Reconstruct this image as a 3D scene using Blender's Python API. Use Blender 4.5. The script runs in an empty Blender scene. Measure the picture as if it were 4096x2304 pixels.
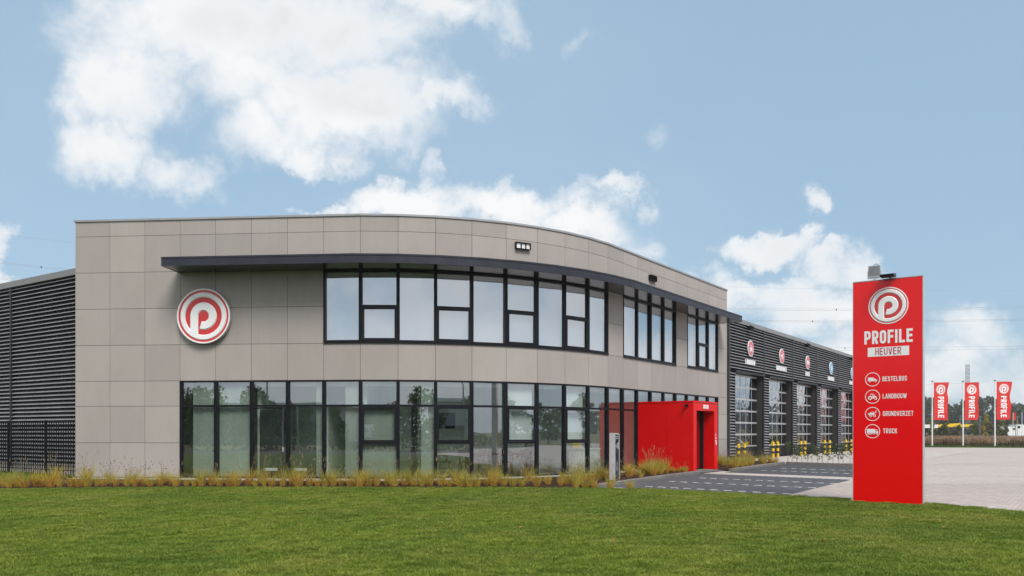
import bpy, math, random
import numpy as np
from mathutils import Vector, Matrix
R = math.radians
rnd = random.Random(7)
SC = bpy.context.scene
COL = SC.collection

# ------------------------------------------------------------------ camera
CAM_H = 1.69
cd = bpy.data.cameras.new('camera')
cd.sensor_width = 36.0
cd.lens = 36.0 * 3200 / 4096
cd.shift_y = (1727 - 1152) / 4096
cd.clip_start = 0.05
cd.clip_end = 6000
cam = bpy.data.objects.new('camera', cd)
COL.objects.link(cam)
cam.location = (0, 0, CAM_H)
cam.rotation_euler = (R(90), 0, 0)
SC.camera = cam

# ------------------------------------------------------------------ light
SUN_AZ = (0.38, -0.92)          # horizontal direction towards the sun
SUN_EL = 50
EXPOSURE = 0.2
sl = bpy.data.lights.new('sun', 'SUN')
sl.energy = 3.0
sl.angle = R(24)
sl.color = (1.0, 0.95, 0.88)
so = bpy.data.objects.new('sun', sl)
COL.objects.link(so)
_h = math.hypot(*SUN_AZ)
sdir = Vector((SUN_AZ[0] / _h * math.cos(R(SUN_EL)), SUN_AZ[1] / _h * math.cos(R(SUN_EL)), math.sin(R(SUN_EL))))
so.rotation_euler = sdir.to_track_quat('Z', 'Y').to_euler()

W = bpy.data.worlds.new('World')
SC.world = W
W.use_nodes = True
nt = W.node_tree
nt.nodes.clear()


def NN(tree, typ, **kw):
    n = tree.nodes.new(typ)
    for k, v in kw.items():
        setattr(n, k, v)
    return n


def wm(op, a, b=None, c=None):
    n = NN(nt, 'ShaderNodeMath', operation=op)
    for i, x in enumerate((a, b, c)):
        if x is None:
            continue
        if isinstance(x, (int, float)):
            n.inputs[i].default_value = x
        else:
            nt.links.new(x, n.inputs[i])
    return n.outputs[0]


def wmap(x, a, b, c=0.0, d=1.0, smooth=True):
    n = NN(nt, 'ShaderNodeMapRange', interpolation_type='SMOOTHSTEP' if smooth else 'LINEAR')
    nt.links.new(x, n.inputs[0])
    for i, v in enumerate((a, b, c, d)):
        n.inputs[i + 1].default_value = v
    return n.outputs[0]


def wnoise(vec, scale, detail=6, rough=.55, dist=0.0, off=(0, 0, 0)):
    m = NN(nt, 'ShaderNodeMapping')
    m.inputs['Location'].default_value = off
    nt.links.new(vec, m.inputs[0])
    n = NN(nt, 'ShaderNodeTexNoise')
    n.inputs['Scale'].default_value = scale
    n.inputs['Detail'].default_value = detail
    n.inputs['Roughness'].default_value = rough
    n.inputs['Distortion'].default_value = dist
    nt.links.new(m.outputs[0], n.inputs['Vector'])
    return n.outputs['Fac']


def wmixc(f, a, b):
    n = NN(nt, 'ShaderNodeMix', data_type='RGBA')
    for sock, x in ((n.inputs[0], f), (n.inputs[6], a), (n.inputs[7], b)):
        if isinstance(x, (int, float)):
            sock.default_value = x
        elif isinstance(x, tuple):
            sock.default_value = (*x, 1)
        else:
            nt.links.new(x, sock)
    return n.outputs[2]


W.cycles.sampling_method = 'MANUAL'
W.cycles.sample_map_resolution = 256
sky = NN(nt, 'ShaderNodeTexSky', sky_type='NISHITA')
sky.sun_disc = False
sky.sun_elevation = R(SUN_EL)
sky.sun_rotation = math.atan2(sdir.x, sdir.y)
sky.air_density = 1.0
sky.dust_density = 1.2
sky.ozone_density = 1.0
tc = NN(nt, 'ShaderNodeTexCoord')
DIR = tc.outputs['Generated']
sep = NN(nt, 'ShaderNodeSeparateXYZ')
nt.links.new(DIR, sep.inputs[0])
dy = wm('MAXIMUM', sep.outputs[1], 0.08)
UU = wm('DIVIDE', sep.outputs[0], dy)
VV = wm('DIVIDE', sep.outputs[2], dy)
# ragged outlines: the banks are looked up through a turbulent offset
wn = NN(nt, 'ShaderNodeTexNoise')
wn.inputs['Scale'].default_value = 11.0
wn.inputs['Detail'].default_value = 6
wn.inputs['Roughness'].default_value = .62
nt.links.new(DIR, wn.inputs['Vector'])
wsep = NN(nt, 'ShaderNodeSeparateXYZ')
nt.links.new(wn.outputs['Color'], wsep.inputs[0])
UU = wm('ADD', UU, wm('MULTIPLY_ADD', wsep.outputs[0], .20, -.10))
VV = wm('ADD', VV, wm('MULTIPLY_ADD', wsep.outputs[1], .15, -.075))
# cumulus banks, given in image coordinates: x, y, radii in 1/2576 of the image width
BANKS = [
    (520, 60, 330, 150, 1.1), (830, 90, 270, 170, 1.1), (880, 255, 270, 140, 1.15), (330, 230, 190, 150, 1.05),
    (290, 380, 190, 90, 1.0), (440, 420, 130, 70, .9), (640, 330, 190, 110, .8), (800, 380, 130, 60, .8), (1080, 270, 180, 60, .9),
    (1100, 35, 170, 70, .75), (1240, 50, 80, 80, .55), (600, 190, 260, 130, .8),
    (1010, 520, 170, 66, 1.0), (1280, 530, 190, 72, 1.15), (1450, 590, 210, 80, 1.15), (1530, 490, 130, 40, .8),
    (1610, 635, 110, 50, .7), (800, 535, 80, 24, .7), (1080, 415, 50, 70, .55), (1455, 125, 60, 70, .36), (1640, 335, 110, 50, .34),
    (1680, 532, 60, 44, .45), (2068, 522, 74, 56, .58), (1950, 636, 130, 52, .75), (2115, 690, 110, 60, .8),
    (2080, 785, 220, 75, .9), (1810, 740, 130, 60, .8), (2440, 850, 230, 80, .95), (2330, 950, 380, 120, 1.15), (5, 625, 60, 60, .7), (-6, 705, 60, 60, .8),
    (-380, 420, 300, 140, .9), (3050, 560, 260, 120, .9), (3600, 880, 700, 150, 1.0), (4700, 780, 800, 200, 1.1), (1500, -380, 420, 130, .9),
]
tot = None
KS = 4096 / 2576
for (bx, by, rx, ry, am) in BANKS:
    uc, vc = (bx * KS - 2048) / 3200, (1727 - by * KS) / 3200
    ru, rv = rx * KS / 3200, ry * KS / 3200
    a = wm('MULTIPLY_ADD', UU, 1 / ru, -uc / ru)
    b = wm('MULTIPLY_ADD', VV, 1 / rv, -vc / rv)
    q = wm('MULTIPLY_ADD', b, b, wm('MULTIPLY', a, a))
    g = wm('MULTIPLY', wm('POWER', 2.718, wm('MULTIPLY', q, -1.1)), am)
    tot = g if tot is None else wm('MAXIMUM', tot, g)
front = wmap(sep.outputs[1], .34, .5)
fbm = wnoise(DIR, 7.0, 9, .60, .25, (1.3, 2.1, .4))
cov = wnoise(DIR, 2.4, 4, .5, .2, (8.1, 3.3, 2.2))
rest = wm('MULTIPLY_ADD', cov, .9, .22)
blob = wm('ADD', wm('MULTIPLY', tot, front), wm('MULTIPLY', rest, wm('SUBTRACT', 1.0, front)))
dens = wm('ADD', blob, wm('MULTIPLY_ADD', fbm, 2.0, -1.06))
# no density where there is no bank at all
dens = wm('MULTIPLY', dens, wmap(blob, .05, .42))
mask = wmap(dens, .02, .98)
low = wmap(sep.outputs[2], .0, .2)
shade = wnoise(DIR, 5.0, 3, .5, .3, (2.2, 9.1, 5.0))
thick = wmap(dens, .55, 1.2)
cloud = wmixc(wm('MULTIPLY', wm('MULTIPLY', thick, wmap(shade, .38, .62)), .72), (8.6, 8.6, 8.6), (6.2, 6.45, 6.75))
hs = NN(nt, 'ShaderNodeVectorMath', operation='MULTIPLY')
nt.links.new(sky.outputs[0], hs.inputs[0])
hs.inputs[1].default_value = (1.0, 1.0, 1.0)
blue = wmixc(.74, hs.outputs[0], (3.5, 5.2, 6.7))
haze_n = wmap(cov, .35, .75)
blue = wmixc(wm('MULTIPLY', haze_n, .09), blue, (7.4, 8.0, 8.5))
skyc = wmixc(wm('MULTIPLY', mask, .96), blue, cloud)
bg = NN(nt, 'ShaderNodeBackground')
bg.inputs[1].default_value = 0.1
nt.links.new(skyc, bg.inputs[0])
wo = NN(nt, 'ShaderNodeOutputWorld')
nt.links.new(bg.outputs[0], wo.inputs[0])

vs = SC.view_settings
SC.display_settings.display_device = 'sRGB'
vs.view_transform = 'Standard'
vs.look = 'None'
vs.exposure = EXPOSURE
vs.gamma = 1.0
vs.use_curve_mapping = False
cy = SC.cycles
cy.max_bounces = 8
cy.diffuse_bounces = 4
cy.glossy_bounces = 4
cy.transmission_bounces = 6
cy.transparent_max_bounces = 16
cy.caustics_reflective = False
cy.caustics_refractive = False
cy.use_denoising = True
cy.sample_clamp_indirect = 6.0


# ------------------------------------------------------------------ materials
def mat(name, col=(.5, .5, .5), rough=.6, metal=0.0, spec=.5, build=None, coat=0.0):
    m = bpy.data.materials.new(name)
    m.use_nodes = True
    t = m.node_tree
    b = t.nodes['Principled BSDF']
    b.inputs['Base Color'].default_value = (*col, 1)
    b.inputs['Roughness'].default_value = rough
    b.inputs['Metallic'].default_value = metal
    b.inputs['Specular IOR Level'].default_value = spec
    b.inputs['Coat Weight'].default_value = coat
    if build:
        build(t, b)
    return m


def tnoise(t, scale, detail=4, rough=.55, coord='Object', stretch=(1, 1, 1), vec=None):
    if vec is None:
        if coord == 'World':
            vec = t.nodes.new('ShaderNodeNewGeometry').outputs['Position']
        else:
            vec = t.nodes.new('ShaderNodeTexCoord').outputs[coord]
    mp = t.nodes.new('ShaderNodeMapping')
    mp.inputs['Scale'].default_value = stretch
    t.links.new(vec, mp.inputs[0])
    n = t.nodes.new('ShaderNodeTexNoise')
    n.inputs['Scale'].default_value = scale
    n.inputs['Detail'].default_value = detail
    n.inputs['Roughness'].default_value = rough
    t.links.new(mp.outputs[0], n.inputs['Vector'])
    return n.outputs['Fac']


def tramp(t, fac, stops):
    r = t.nodes.new('ShaderNodeValToRGB')
    e = r.color_ramp.elements
    while len(e) < len(stops):
        e.new(.5)
    for k, (p, c) in enumerate(stops):
        e[k].position = p
        e[k].color = (*c, 1) if len(c) == 3 else c
    t.links.new(fac, r.inputs[0])
    return r.outputs[0]


def tmix(t, f, a, b, mode='MIX'):
    n = t.nodes.new('ShaderNodeMix')
    n.data_type = 'RGBA'
    n.blend_type = mode
    for sock, x in ((n.inputs[0], f), (n.inputs[6], a), (n.inputs[7], b)):
        if isinstance(x, (int, float)):
            sock.default_value = x
        elif isinstance(x, tuple):
            sock.default_value = (*x, 1)
        else:
            t.links.new(x, sock)
    return n.outputs[2]


def tmath(t, op, a, b=0.0):
    n = t.nodes.new('ShaderNodeMath')
    n.operation = op
    for i, x in enumerate((a, b)):
        if isinstance(x, (int, float)):
            n.inputs[i].default_value = x
        else:
            t.links.new(x, n.inputs[i])
    return n.outputs[0]


def tbump(t, b, h, strength=.3, dist=.01):
    n = t.nodes.new('ShaderNodeBump')
    n.inputs['Strength'].default_value = strength
    n.inputs['Distance'].default_value = dist
    t.links.new(h, n.inputs['Height'])
    t.links.new(n.outputs[0], b.inputs['Normal'])


def noisy(name, c0, c1, scale=6, rough=.7, detail=5, bump=0, bscale=60, coord='World', stretch=(1, 1, 1), rnd_amt=0.0, metal=0.0, spec=.5, bdist=.004, coat=0):
    def bld(t, b):
        f = tnoise(t, scale, detail, .6, coord, stretch)
        c = tramp(t, f, [(.3, c0), (.7, c1)])
        if rnd_amt:
            oi = t.nodes.new('ShaderNodeObjectInfo').outputs['Random']
            v = tmath(t, 'MULTIPLY_ADD', oi, rnd_amt)
            t.nodes[-1].inputs[2].default_value = 1 - rnd_amt / 2
            hsv = t.nodes.new('ShaderNodeHueSaturation')
            t.links.new(v, hsv.inputs['Value'])
            t.links.new(c, hsv.inputs['Color'])
            c = hsv.outputs[0]
        t.links.new(c, b.inputs['Base Color'])
        if bump:
            tbump(t, b, tnoise(t, bscale, 4, .6, coord), bump, bdist)
    return mat(name, c0, rough, metal, spec, bld, coat)


M = {}


def _panel(t, b):
    g = t.nodes.new('ShaderNodeNewGeometry').outputs['Position']
    a = tnoise(t, 1.3, 5, .6, 'World', (1, 1, .35))
    s = tnoise(t, 5.0, 4, .6, 'World', (2.2, 2.2, .16))
    f = tnoise(t, 46, 3, .7, 'World')
    c = tramp(t, a, [(.3, (.340, .311, .298)), (.72, (.400, .369, .355))])
    c = tmix(t, tmath(t, 'MULTIPLY', s, .55), c, (.315, .285, .268))
    c = tmix(t, tmath(t, 'MULTIPLY', f, .35), c, tmix(t, f, (.26, .232, .216), (.49, .440, .412)))
    oi = t.nodes.new('ShaderNodeObjectInfo').outputs['Random']
    hv = t.nodes.new('ShaderNodeHueSaturation')
    n = t.nodes.new('ShaderNodeMath')
    n.operation = 'MULTIPLY_ADD'
    t.links.new(oi, n.inputs[0])
    n.inputs[1].default_value = .13
    n.inputs[2].default_value = .935
    t.links.new(n.outputs[0], hv.inputs['Value'])
    t.links.new(c, hv.inputs['Color'])
    t.links.new(hv.outputs[0], b.inputs['Base Color'])
    tbump(t, b, f, .15, .003)


M['panel'] = mat('fibre_cement', rough=.78, spec=.3, build=_panel)
M['joint'] = mat('joint_black', (.035, .033, .031), .9)
M['frame'] = noisy('frame_anthracite', (.006, .0065, .010), (.010, .0105, .015), 3, .42, coord='World', spec=.2)
M['cap'] = noisy('cap_grey_metal', (.30, .305, .32), (.37, .375, .39), 2.5, .45, metal=.3)
M['fascia'] = noisy('fascia_anthracite', (.020, .021, .033), (.031, .033, .048), 2, .45, bump=.05, bscale=40, spec=.35)
M['soffit'] = noisy('soffit_anthracite', (.012, .013, .016), (.016, .017, .020), 1.5, .18, spec=.45)
M['clad'] = noisy('cladding_rib_lit', (.235, .237, .258), (.295, .298, .322), 1.2, .4, spec=.4)  # rib faces paler than the sheet: light on them put into the colour
M['groove_shade'] = noisy('cladding_groove_shade', (.011, .011, .014), (.018, .018, .022), 1.2, .6, spec=.1)  # shade in the recesses and under the ribs, painted as near black
M['strip'] = noisy('cover_strip_grey', (.045, .047, .054), (.065, .067, .075), 2, .45, spec=.3)
M['cladtrim'] = noisy('cladding_trim', (.012, .013, .017), (.02, .021, .026), 2, .42, spec=.3)
M['gutter'] = noisy('gutter_grey', (.19, .193, .2), (.24, .243, .25), 2, .5)
M['black'] = noisy('black_metal', (.004, .004, .006), (.008, .008, .010), 4, .5, spec=.2)
M['alu'] = noisy('aluminium', (.52, .53, .55), (.62, .63, .65), 6, .38, metal=.55)
M['white'] = noisy('white_enamel', (.74, .75, .77), (.82, .83, .84), 3, .35)
M['postwhite'] = noisy('post_grey_white', (.46, .47, .49), (.54, .55, .57), 4, .4)
M['film'] = noisy('frosted_film', (.27, .305, .28), (.42, .46, .425), .9, .8, stretch=(1, 1, .5))
M['whiteblind'] = noisy('white_screen', (.80, .80, .79), (.85, .85, .84), 2, .8)
M['letter'] = mat('letter_white', (.82, .83, .85), .4)
M['red'] = noisy('red_sheet', (.78, .0006, .003), (.82, .001, .004), 1.5, .16, spec=.4)
M['redbox'] = noisy('red_panel', (.66, .0006, .001), (.72, .001, .0014), 1.2, .4, bump=.03, bscale=30, spec=.25)
M['redlogo'] = noisy('red_logo', (.55, .035, .035), (.62, .045, .045), 3, .32)
M['redtext'] = mat('red_print', (.45, .02, .05), .4)
M['pinkdisc'] = noisy('faded_red_disc', (.55, .12, .14), (.6, .15, .17), 4, .4)
M['bluedisc'] = noisy('blue_disc', (.10, .36, .66), (.14, .42, .70), 4, .4)
M['bevel'] = mat('grey_bevel', (.20, .20, .21), .35)
M['yellow'] = noisy('yellow_paint', (.72, .46, .01), (.85, .58, .015), 9, .5, coord='Object')
M['blackpaint'] = noisy('black_paint', (.008, .008, .008), (.02, .02, .02), 9, .6, coord='Object')
M['dark'] = mat('dark_interior', (.03, .03, .032), .8)
M['inwall'] = noisy('interior_plaster', (.68, .74, .69), (.76, .81, .76), 1, .8)
M['infloor'] = noisy('interior_floor', (.34, .36, .33), (.42, .44, .41), 1.5, .4)
M['inceil'] = mat('interior_ceiling', (.8, .8, .79), .8)
M['blind'] = noisy('roller_screen', (.66, .68, .74), (.72, .74, .79), 2, .8)
M['indoor'] = noisy('dark_door', (.025, .026, .028), (.035, .036, .04), 3, .5)
M['wood'] = noisy('dark_wood', (.018, .011, .007), (.035, .02, .012), 9, .4)
M['counter'] = noisy('pale_counter', (.5, .55, .5), (.58, .62, .57), 2, .5)


def glass(name, refl, tint, wob=0.0, wscale=3.0):
    m = bpy.data.materials.new(name)
    m.use_nodes = True
    t = m.node_tree
    t.nodes.clear()
    o = t.nodes.new('ShaderNodeOutputMaterial')
    tr = t.nodes.new('ShaderNodeBsdfTransparent')
    tr.inputs[0].default_value = (*tint, 1)
    gl = t.nodes.new('ShaderNodeBsdfGlossy')
    gl.inputs['Roughness'].default_value = 0.0
    gl.inputs[0].default_value = (.92, .95, 1.0, 1)
    fr = t.nodes.new('ShaderNodeFresnel')
    # same Fresnel from both sides of the sheet
    bf = t.nodes.new('ShaderNodeNewGeometry')
    io = t.nodes.new('ShaderNodeMath')
    io.operation = 'MULTIPLY_ADD'
    io.inputs[1].default_value = 1 / 1.5 - 1.5
    io.inputs[2].default_value = 1.5
    t.links.new(bf.outputs['Backfacing'], io.inputs[0])
    t.links.new(io.outputs[0], fr.inputs[0])
    ad = t.nodes.new('ShaderNodeMath')
    ad.operation = 'ADD'
    ad.use_clamp = True
    t.links.new(fr.outputs[0], ad.inputs[0])
    ad.inputs[1].default_value = refl - .04
    mx = t.nodes.new('ShaderNodeMixShader')
    t.links.new(ad.outputs[0], mx.inputs[0])
    t.links.new(tr.outputs[0], mx.inputs[1])
    t.links.new(gl.outputs[0], mx.inputs[2])
    t.links.new(mx.outputs[0], o.inputs[0])
    if wob:
        oi = t.nodes.new('ShaderNodeObjectInfo').outputs['Random']
        n = t.nodes.new('ShaderNodeTexNoise')
        n.noise_dimensions = '4D'
        n.inputs['Scale'].default_value = wscale
        n.inputs['Detail'].default_value = 1.0
        w = t.nodes.new('ShaderNodeMath')
        w.operation = 'MULTIPLY'
        w.inputs[1].default_value = 37.0
        t.links.new(oi, w.inputs[0])
        t.links.new(w.outputs[0], n.inputs['W'])
        g = t.nodes.new('ShaderNodeNewGeometry')
        t.links.new(g.outputs['Position'], n.inputs['Vector'])
        bp = t.nodes.new('ShaderNodeBump')
        bp.inputs['Strength'].default_value = 1.0
        bp.inputs['Distance'].default_value = wob
        t.links.new(n.outputs['Fac'], bp.inputs['Height'])
        t.links.new(bp.outputs[0], gl.inputs['Normal'])
    return m


M['glass'] = glass('window_glass', .33, (.90, .98, .94), .0012, .8)
M['glassup'] = glass('solar_glass', .52, (.80, .86, .92), .0010, .7)
M['glassdoor'] = glass('acrylic_glazing', .42, (.45, .47, .48), .012, 2.6)


# ------------------------------------------------------------------ builders
class MB:
    def __init__(s):
        s.v, s.f = [], []

    def poly(s, pts):
        k = len(s.v)
        s.v += [tuple(p) for p in pts]
        s.f.append(tuple(range(k, k + len(pts))))

    def obox(s, o, ex, ey, ez):
        o, ex, ey, ez = Vector(o), Vector(ex), Vector(ey), Vector(ez)
        if ex.cross(ey).dot(ez) < 0:
            ex, ey = ey, ex
        k = len(s.v)
        for c in ((0, 0, 0), (1, 0, 0), (1, 1, 0), (0, 1, 0), (0, 0, 1), (1, 0, 1), (1, 1, 1), (0, 1, 1)):
            s.v.append(tuple(o + ex * c[0] + ey * c[1] + ez * c[2]))
        for q in ((3, 2, 1, 0), (4, 5, 6, 7), (0, 1, 5, 4), (1, 2, 6, 5), (2, 3, 7, 6), (3, 0, 4, 7)):
            s.f.append(tuple(k + i for i in q))

    def box(s, x0, x1, y0, y1, z0, z1):
        s.obox((x0, y0, z0), (x1 - x0, 0, 0), (0, y1 - y0, 0), (0, 0, z1 - z0))

    def prism(s, pts, vec):
        vec = Vector(vec)
        k, n = len(s.v), len(pts)
        s.v += [tuple(p) for p in pts] + [tuple(Vector(p) + vec) for p in pts]
        nrm = Vector((0, 0, 0))
        for i in range(n):
            nrm += Vector(pts[i]).cross(Vector(pts[(i + 1) % n]))
        fl = nrm.dot(vec) < 0
        a, b = tuple(range(k + n, k + 2 * n)), tuple(range(k + n - 1, k - 1, -1))
        s.f.append(a[::-1] if fl else a)
        s.f.append(b[::-1] if fl else b)
        for i in range(n):
            j = (i + 1) % n
            q = (k + i, k + j, k + n + j, k + n + i)
            s.f.append(q[::-1] if fl else q)

    def tube(s, pts, rad, n=8, cap=True):
        pts = [Vector(p) for p in pts]
        if isinstance(rad, (int, float)):
            rad = [rad] * len(pts)
        k = len(s.v)
        up = None
        for i, p in enumerate(pts):
            t = (pts[min(i + 1, len(pts) - 1)] - pts[max(i - 1, 0)])
            t = t.normalized() if t.length > 1e-9 else Vector((0, 0, 1))
            if up is None:
                up = t.orthogonal().normalized()
            up = (up - t * up.dot(t))
            up = up.normalized() if up.length > 1e-6 else t.orthogonal().normalized()
            w = t.cross(up)
            for j in range(n):
                a = 2 * math.pi * j / n
                s.v.append(tuple(p + (up * math.cos(a) + w * math.sin(a)) * rad[i]))
        for i in range(len(pts) - 1):
            for j in range(n):
                s.f.append((k + i * n + j, k + i * n + (j + 1) % n, k + (i + 1) * n + (j + 1) % n, k + (i + 1) * n + j))
        if cap:
            s.f.append(tuple(k + j for j in range(n))[::-1])
            e = k + (len(pts) - 1) * n
            s.f.append(tuple(e + j for j in range(n)))


def cleanup_normals(me):
    pass


ORG = {}


def obj(name, mb, m, parent=None, smooth=False, origin=None):
    o0 = Vector((0, 0, 0))
    if parent is not None:
        o0 = ORG.get(parent.name, Vector((0, 0, 0)))
    elif origin is not None:
        o0 = Vector(origin)
    me = bpy.data.meshes.new(name)
    vv = mb.v if o0.length == 0 else [(a - o0.x, b - o0.y, c - o0.z) for a, b, c in mb.v]
    me.from_pydata(vv, [], mb.f)
    if smooth:
        for p in me.polygons:
            p.use_smooth = True
    me.materials.append(M[m] if isinstance(m, str) else m)
    o = bpy.data.objects.new(name, me)
    COL.objects.link(o)
    if parent is not None:
        o.parent = parent
    else:
        o.location = o0
    ORG[o.name] = o0
    return o


def inst(name, me, parent=None):
    o = bpy.data.objects.new(name, me)
    COL.objects.link(o)
    if parent is not None:
        o.parent = parent
        ORG[o.name] = ORG.get(parent.name, Vector((0, 0, 0)))
    return o


def tag(o, label=None, cat=None, group=None, kind=None):
    if label:
        o['label'] = label
    if cat:
        o['category'] = cat
    if group:
        o['group'] = group
    if kind:
        o['kind'] = kind
    return o


def thing(name, label, cat, loc=(0, 0, 0), group=None):
    o = bpy.data.objects.new(name, None)
    o.empty_display_size = .2
    COL.objects.link(o)
    o.location = loc
    ORG[o.name] = Vector(loc)
    return tag(o, label, cat, group)


def copy_tree(o, parent=None):
    c = o.copy()
    COL.objects.link(c)
    c.parent = parent
    for ch in o.children:
        copy_tree(ch, c)
    return c


def struct(name, mb, m, parent=None, smooth=False):
    o = obj(name, mb, m, parent, smooth)
    if parent is None:
        o['kind'] = 'structure'
    return o


# -------- lettering and marks: flat strokes in a unit cell, cap height 1
def arc(cx, cy, r, a0, a1, n=6):
    return [(cx + r * math.cos(R(a0 + (a1 - a0) * i / n)), cy + r * math.sin(R(a0 + (a1 - a0) * i / n))) for i in range(n + 1)]


TS = .185
_h2 = TS / 2


def glyph(ch, Wd=.50):
    L, Rr, B, T, Md = _h2, Wd - _h2, _h2, 1 - _h2, .5
    r = .15
    stem = [(L, 0), (L, 1)]
    if ch == 'I':
        return TS, [[(L, 0), (L, 1)]]
    if ch == 'L':
        return Wd * .92, [stem, [(TS, B), (Wd * .92, B)]]
    if ch == 'E':
        return Wd * .95, [stem, [(TS, T), (Wd * .95, T)], [(TS, Md), (Wd * .88, Md)], [(TS, B), (Wd * .95, B)]]
    if ch == 'F':
        return Wd * .92, [stem, [(TS, T), (Wd * .92, T)], [(TS, Md), (Wd * .86, Md)]]
    if ch == 'H':
        return Wd, [stem, [(Rr, 0), (Rr, 1)], [(TS, Md), (Wd - TS, Md)]]
    if ch == 'T':
        return Wd, [[(0, T), (Wd, T)], [(Wd / 2, 0), (Wd / 2, 1 - TS)]]
    if ch == 'U':
        return Wd, [[(L, 1), (L, B + r)] + arc(L + r, B + r, r, 180, 270)[1:] + arc(Rr - r, B + r, r, 270, 360) + [(Rr, 1)]]
    if ch in 'O0':
        p = [(L, Md)] + [(L, B + r)] + arc(L + r, B + r, r, 180, 270)[1:] + arc(Rr - r, B + r, r, 270, 360) + arc(Rr - r, T - r, r, 0, 90) + arc(L + r, T - r, r, 90, 180) + [(L, Md)]
        return Wd, [p]
    if ch == 'D':
        return Wd, [stem, [(TS, T), (Rr - r, T)] + arc(Rr - r, T - r, r, 90, 0)[1:] + arc(Rr - r, B + r, r, 0, -90) + [(TS, B)]]
    if ch in 'PR':
        m2 = .44
        st = [stem, [(TS, T), (Rr - r, T)] + arc(Rr - r, T - r, r, 90, 0)[1:] + arc(Rr - r, m2 + r, r, 0, -90) + [(TS, m2)]]
        if ch == 'R':
            st.append([(Wd * .52, m2 - .05), (Rr, 0)])
        return Wd, st
    if ch == 'B':
        m2, r2 = .515, .13
        return Wd, [stem, [(TS, T), (Rr - r2 - .02, T)] + arc(Rr - r2 - .02, T - r2, r2, 90, 0)[1:] + arc(Rr - r2 - .02, m2 + r2, r2, 0, -90) + [(TS, m2)],
                    [(TS + .1, m2)] + [(Rr - r2, m2)] + arc(Rr - r2, m2 - r2, r2, 90, 0)[1:] + arc(Rr - r2, B + r2, r2, 0, -90) + [(TS, B)]]
    if ch == 'S':
        rr = .14
        return Wd, [[(Rr, .70), (Rr, T - rr)] + arc(Rr - rr, T - rr, rr, 0, 90)[1:] + arc(L + rr, T - rr, rr, 90, 180) + [(L, .66)] + arc(L + rr, .5 + rr, rr, 180, 235)[1:] + [(Wd / 2, .5)] + arc(Rr - rr, .5 - rr, rr, 55, 0) + [(Rr, B + rr)] + arc(Rr - rr, B + rr, rr, 0, -90)[1:] + arc(L + rr, B + rr, rr, 270, 180) + [(L, .30)]]
    if ch in 'GC':
        p = [(Rr, .70), (Rr, T - r)] + arc(Rr - r, T - r, r, 0, 90)[1:] + arc(L + r, T - r, r, 90, 180) + arc(L + r, B + r, r, 180, 270) + arc(Rr - r, B + r, r, 270, 360)
        if ch == 'G':
            return Wd, [p + [(Rr, .52)], [(Wd * .5, .46), (Wd - TS, .46)]]
        return Wd, [p + [(Rr, .30)]]
    if ch == 'N':
        return Wd * 1.05, [stem, [(Wd * 1.05 - L, 0), (Wd * 1.05 - L, 1)], [(L + .02, .93), (Wd * 1.05 - L - .02, .07)]]
    if ch == 'V':
        return Wd * 1.05, [[(L, 1), (Wd * .525 - .03, 0)], [(Wd * 1.05 - L, 1), (Wd * .525 + .03, 0)]]
    if ch == 'A':
        return Wd * 1.05, [[(L, 0), (Wd * .525 - .03, 1)], [(Wd * 1.05 - L, 0), (Wd * .525 + .03, 1)], [(L + .08, .24), (Wd * 1.05 - L - .08, .24)]]
    if ch == 'W':
        w = Wd * 1.5
        return w, [[(L, 1), (w * .27, 0)], [(w * .29, 0), (w * .5, .9)], [(w * .5, .9), (w * .71, 0)], [(w * .73, 0), (w - L, 1)]]
    if ch == 'K':
        return Wd * 1.02, [stem, [(TS - .02, .42), (Rr + .02, 1)], [(Wd * .48, .58), (Rr + .03, 0)]]
    if ch == 'Z':
        return Wd, [[(0, T), (Wd, T)], [(0, B), (Wd, B)], [(L + .02, TS), (Rr - .02, 1 - TS)]]
    if ch == '5':
        rr = .15
        return Wd, [[(L, .5), (L, T), (Wd - .03, T)], [(L, .52), (L + .03, .60), (Rr - rr, .60)] + arc(Rr - rr, .6 - rr, rr, 90, 0)[1:] + arc(Rr - rr, B + rr, rr, 0, -90) + arc(L + rr, B + rr, rr, 270, 190)]
    return Wd * .5, []


def strip(pl, t):
    pl = [p for i, p in enumerate(pl) if i == 0 or math.dist(p, pl[i - 1]) > 1e-4]
    Ls, Rs = [], []
    n = len(pl)
    for i, p in enumerate(pl):
        a, b = pl[max(i - 1, 0)], pl[min(i + 1, n - 1)]
        d0 = Vector((p[0] - a[0], p[1] - a[1])) if i else None
        d1 = Vector((b[0] - p[0], b[1] - p[1])) if i < n - 1 else None
        if i == 0 and n > 2 and math.dist(pl[0], pl[-1]) < 1e-4:
            d0 = Vector((p[0] - pl[-2][0], p[1] - pl[-2][1]))
        if i == n - 1 and n > 2 and math.dist(pl[0], pl[-1]) < 1e-4:
            d1 = Vector((pl[1][0] - p[0], pl[1][1] - p[1]))
        d0 = (d0 or d1).normalized()
        d1 = (d1 or d0).normalized()
        n0, n1 = Vector((-d0.y, d0.x)), Vector((-d1.y, d1.x))
        mm = (n0 + n1)
        mm = mm.normalized() if mm.length > 1e-6 else n0
        k = min(t / 2 / max(mm.dot(n0), .35), t)
        Ls.append((p[0] + mm.x * k, p[1] + mm.y * k))
        Rs.append((p[0] - mm.x * k, p[1] - mm.y * k))
    return [(Rs[i], Rs[i + 1], Ls[i + 1], Ls[i]) for i in range(n - 1)]


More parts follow.
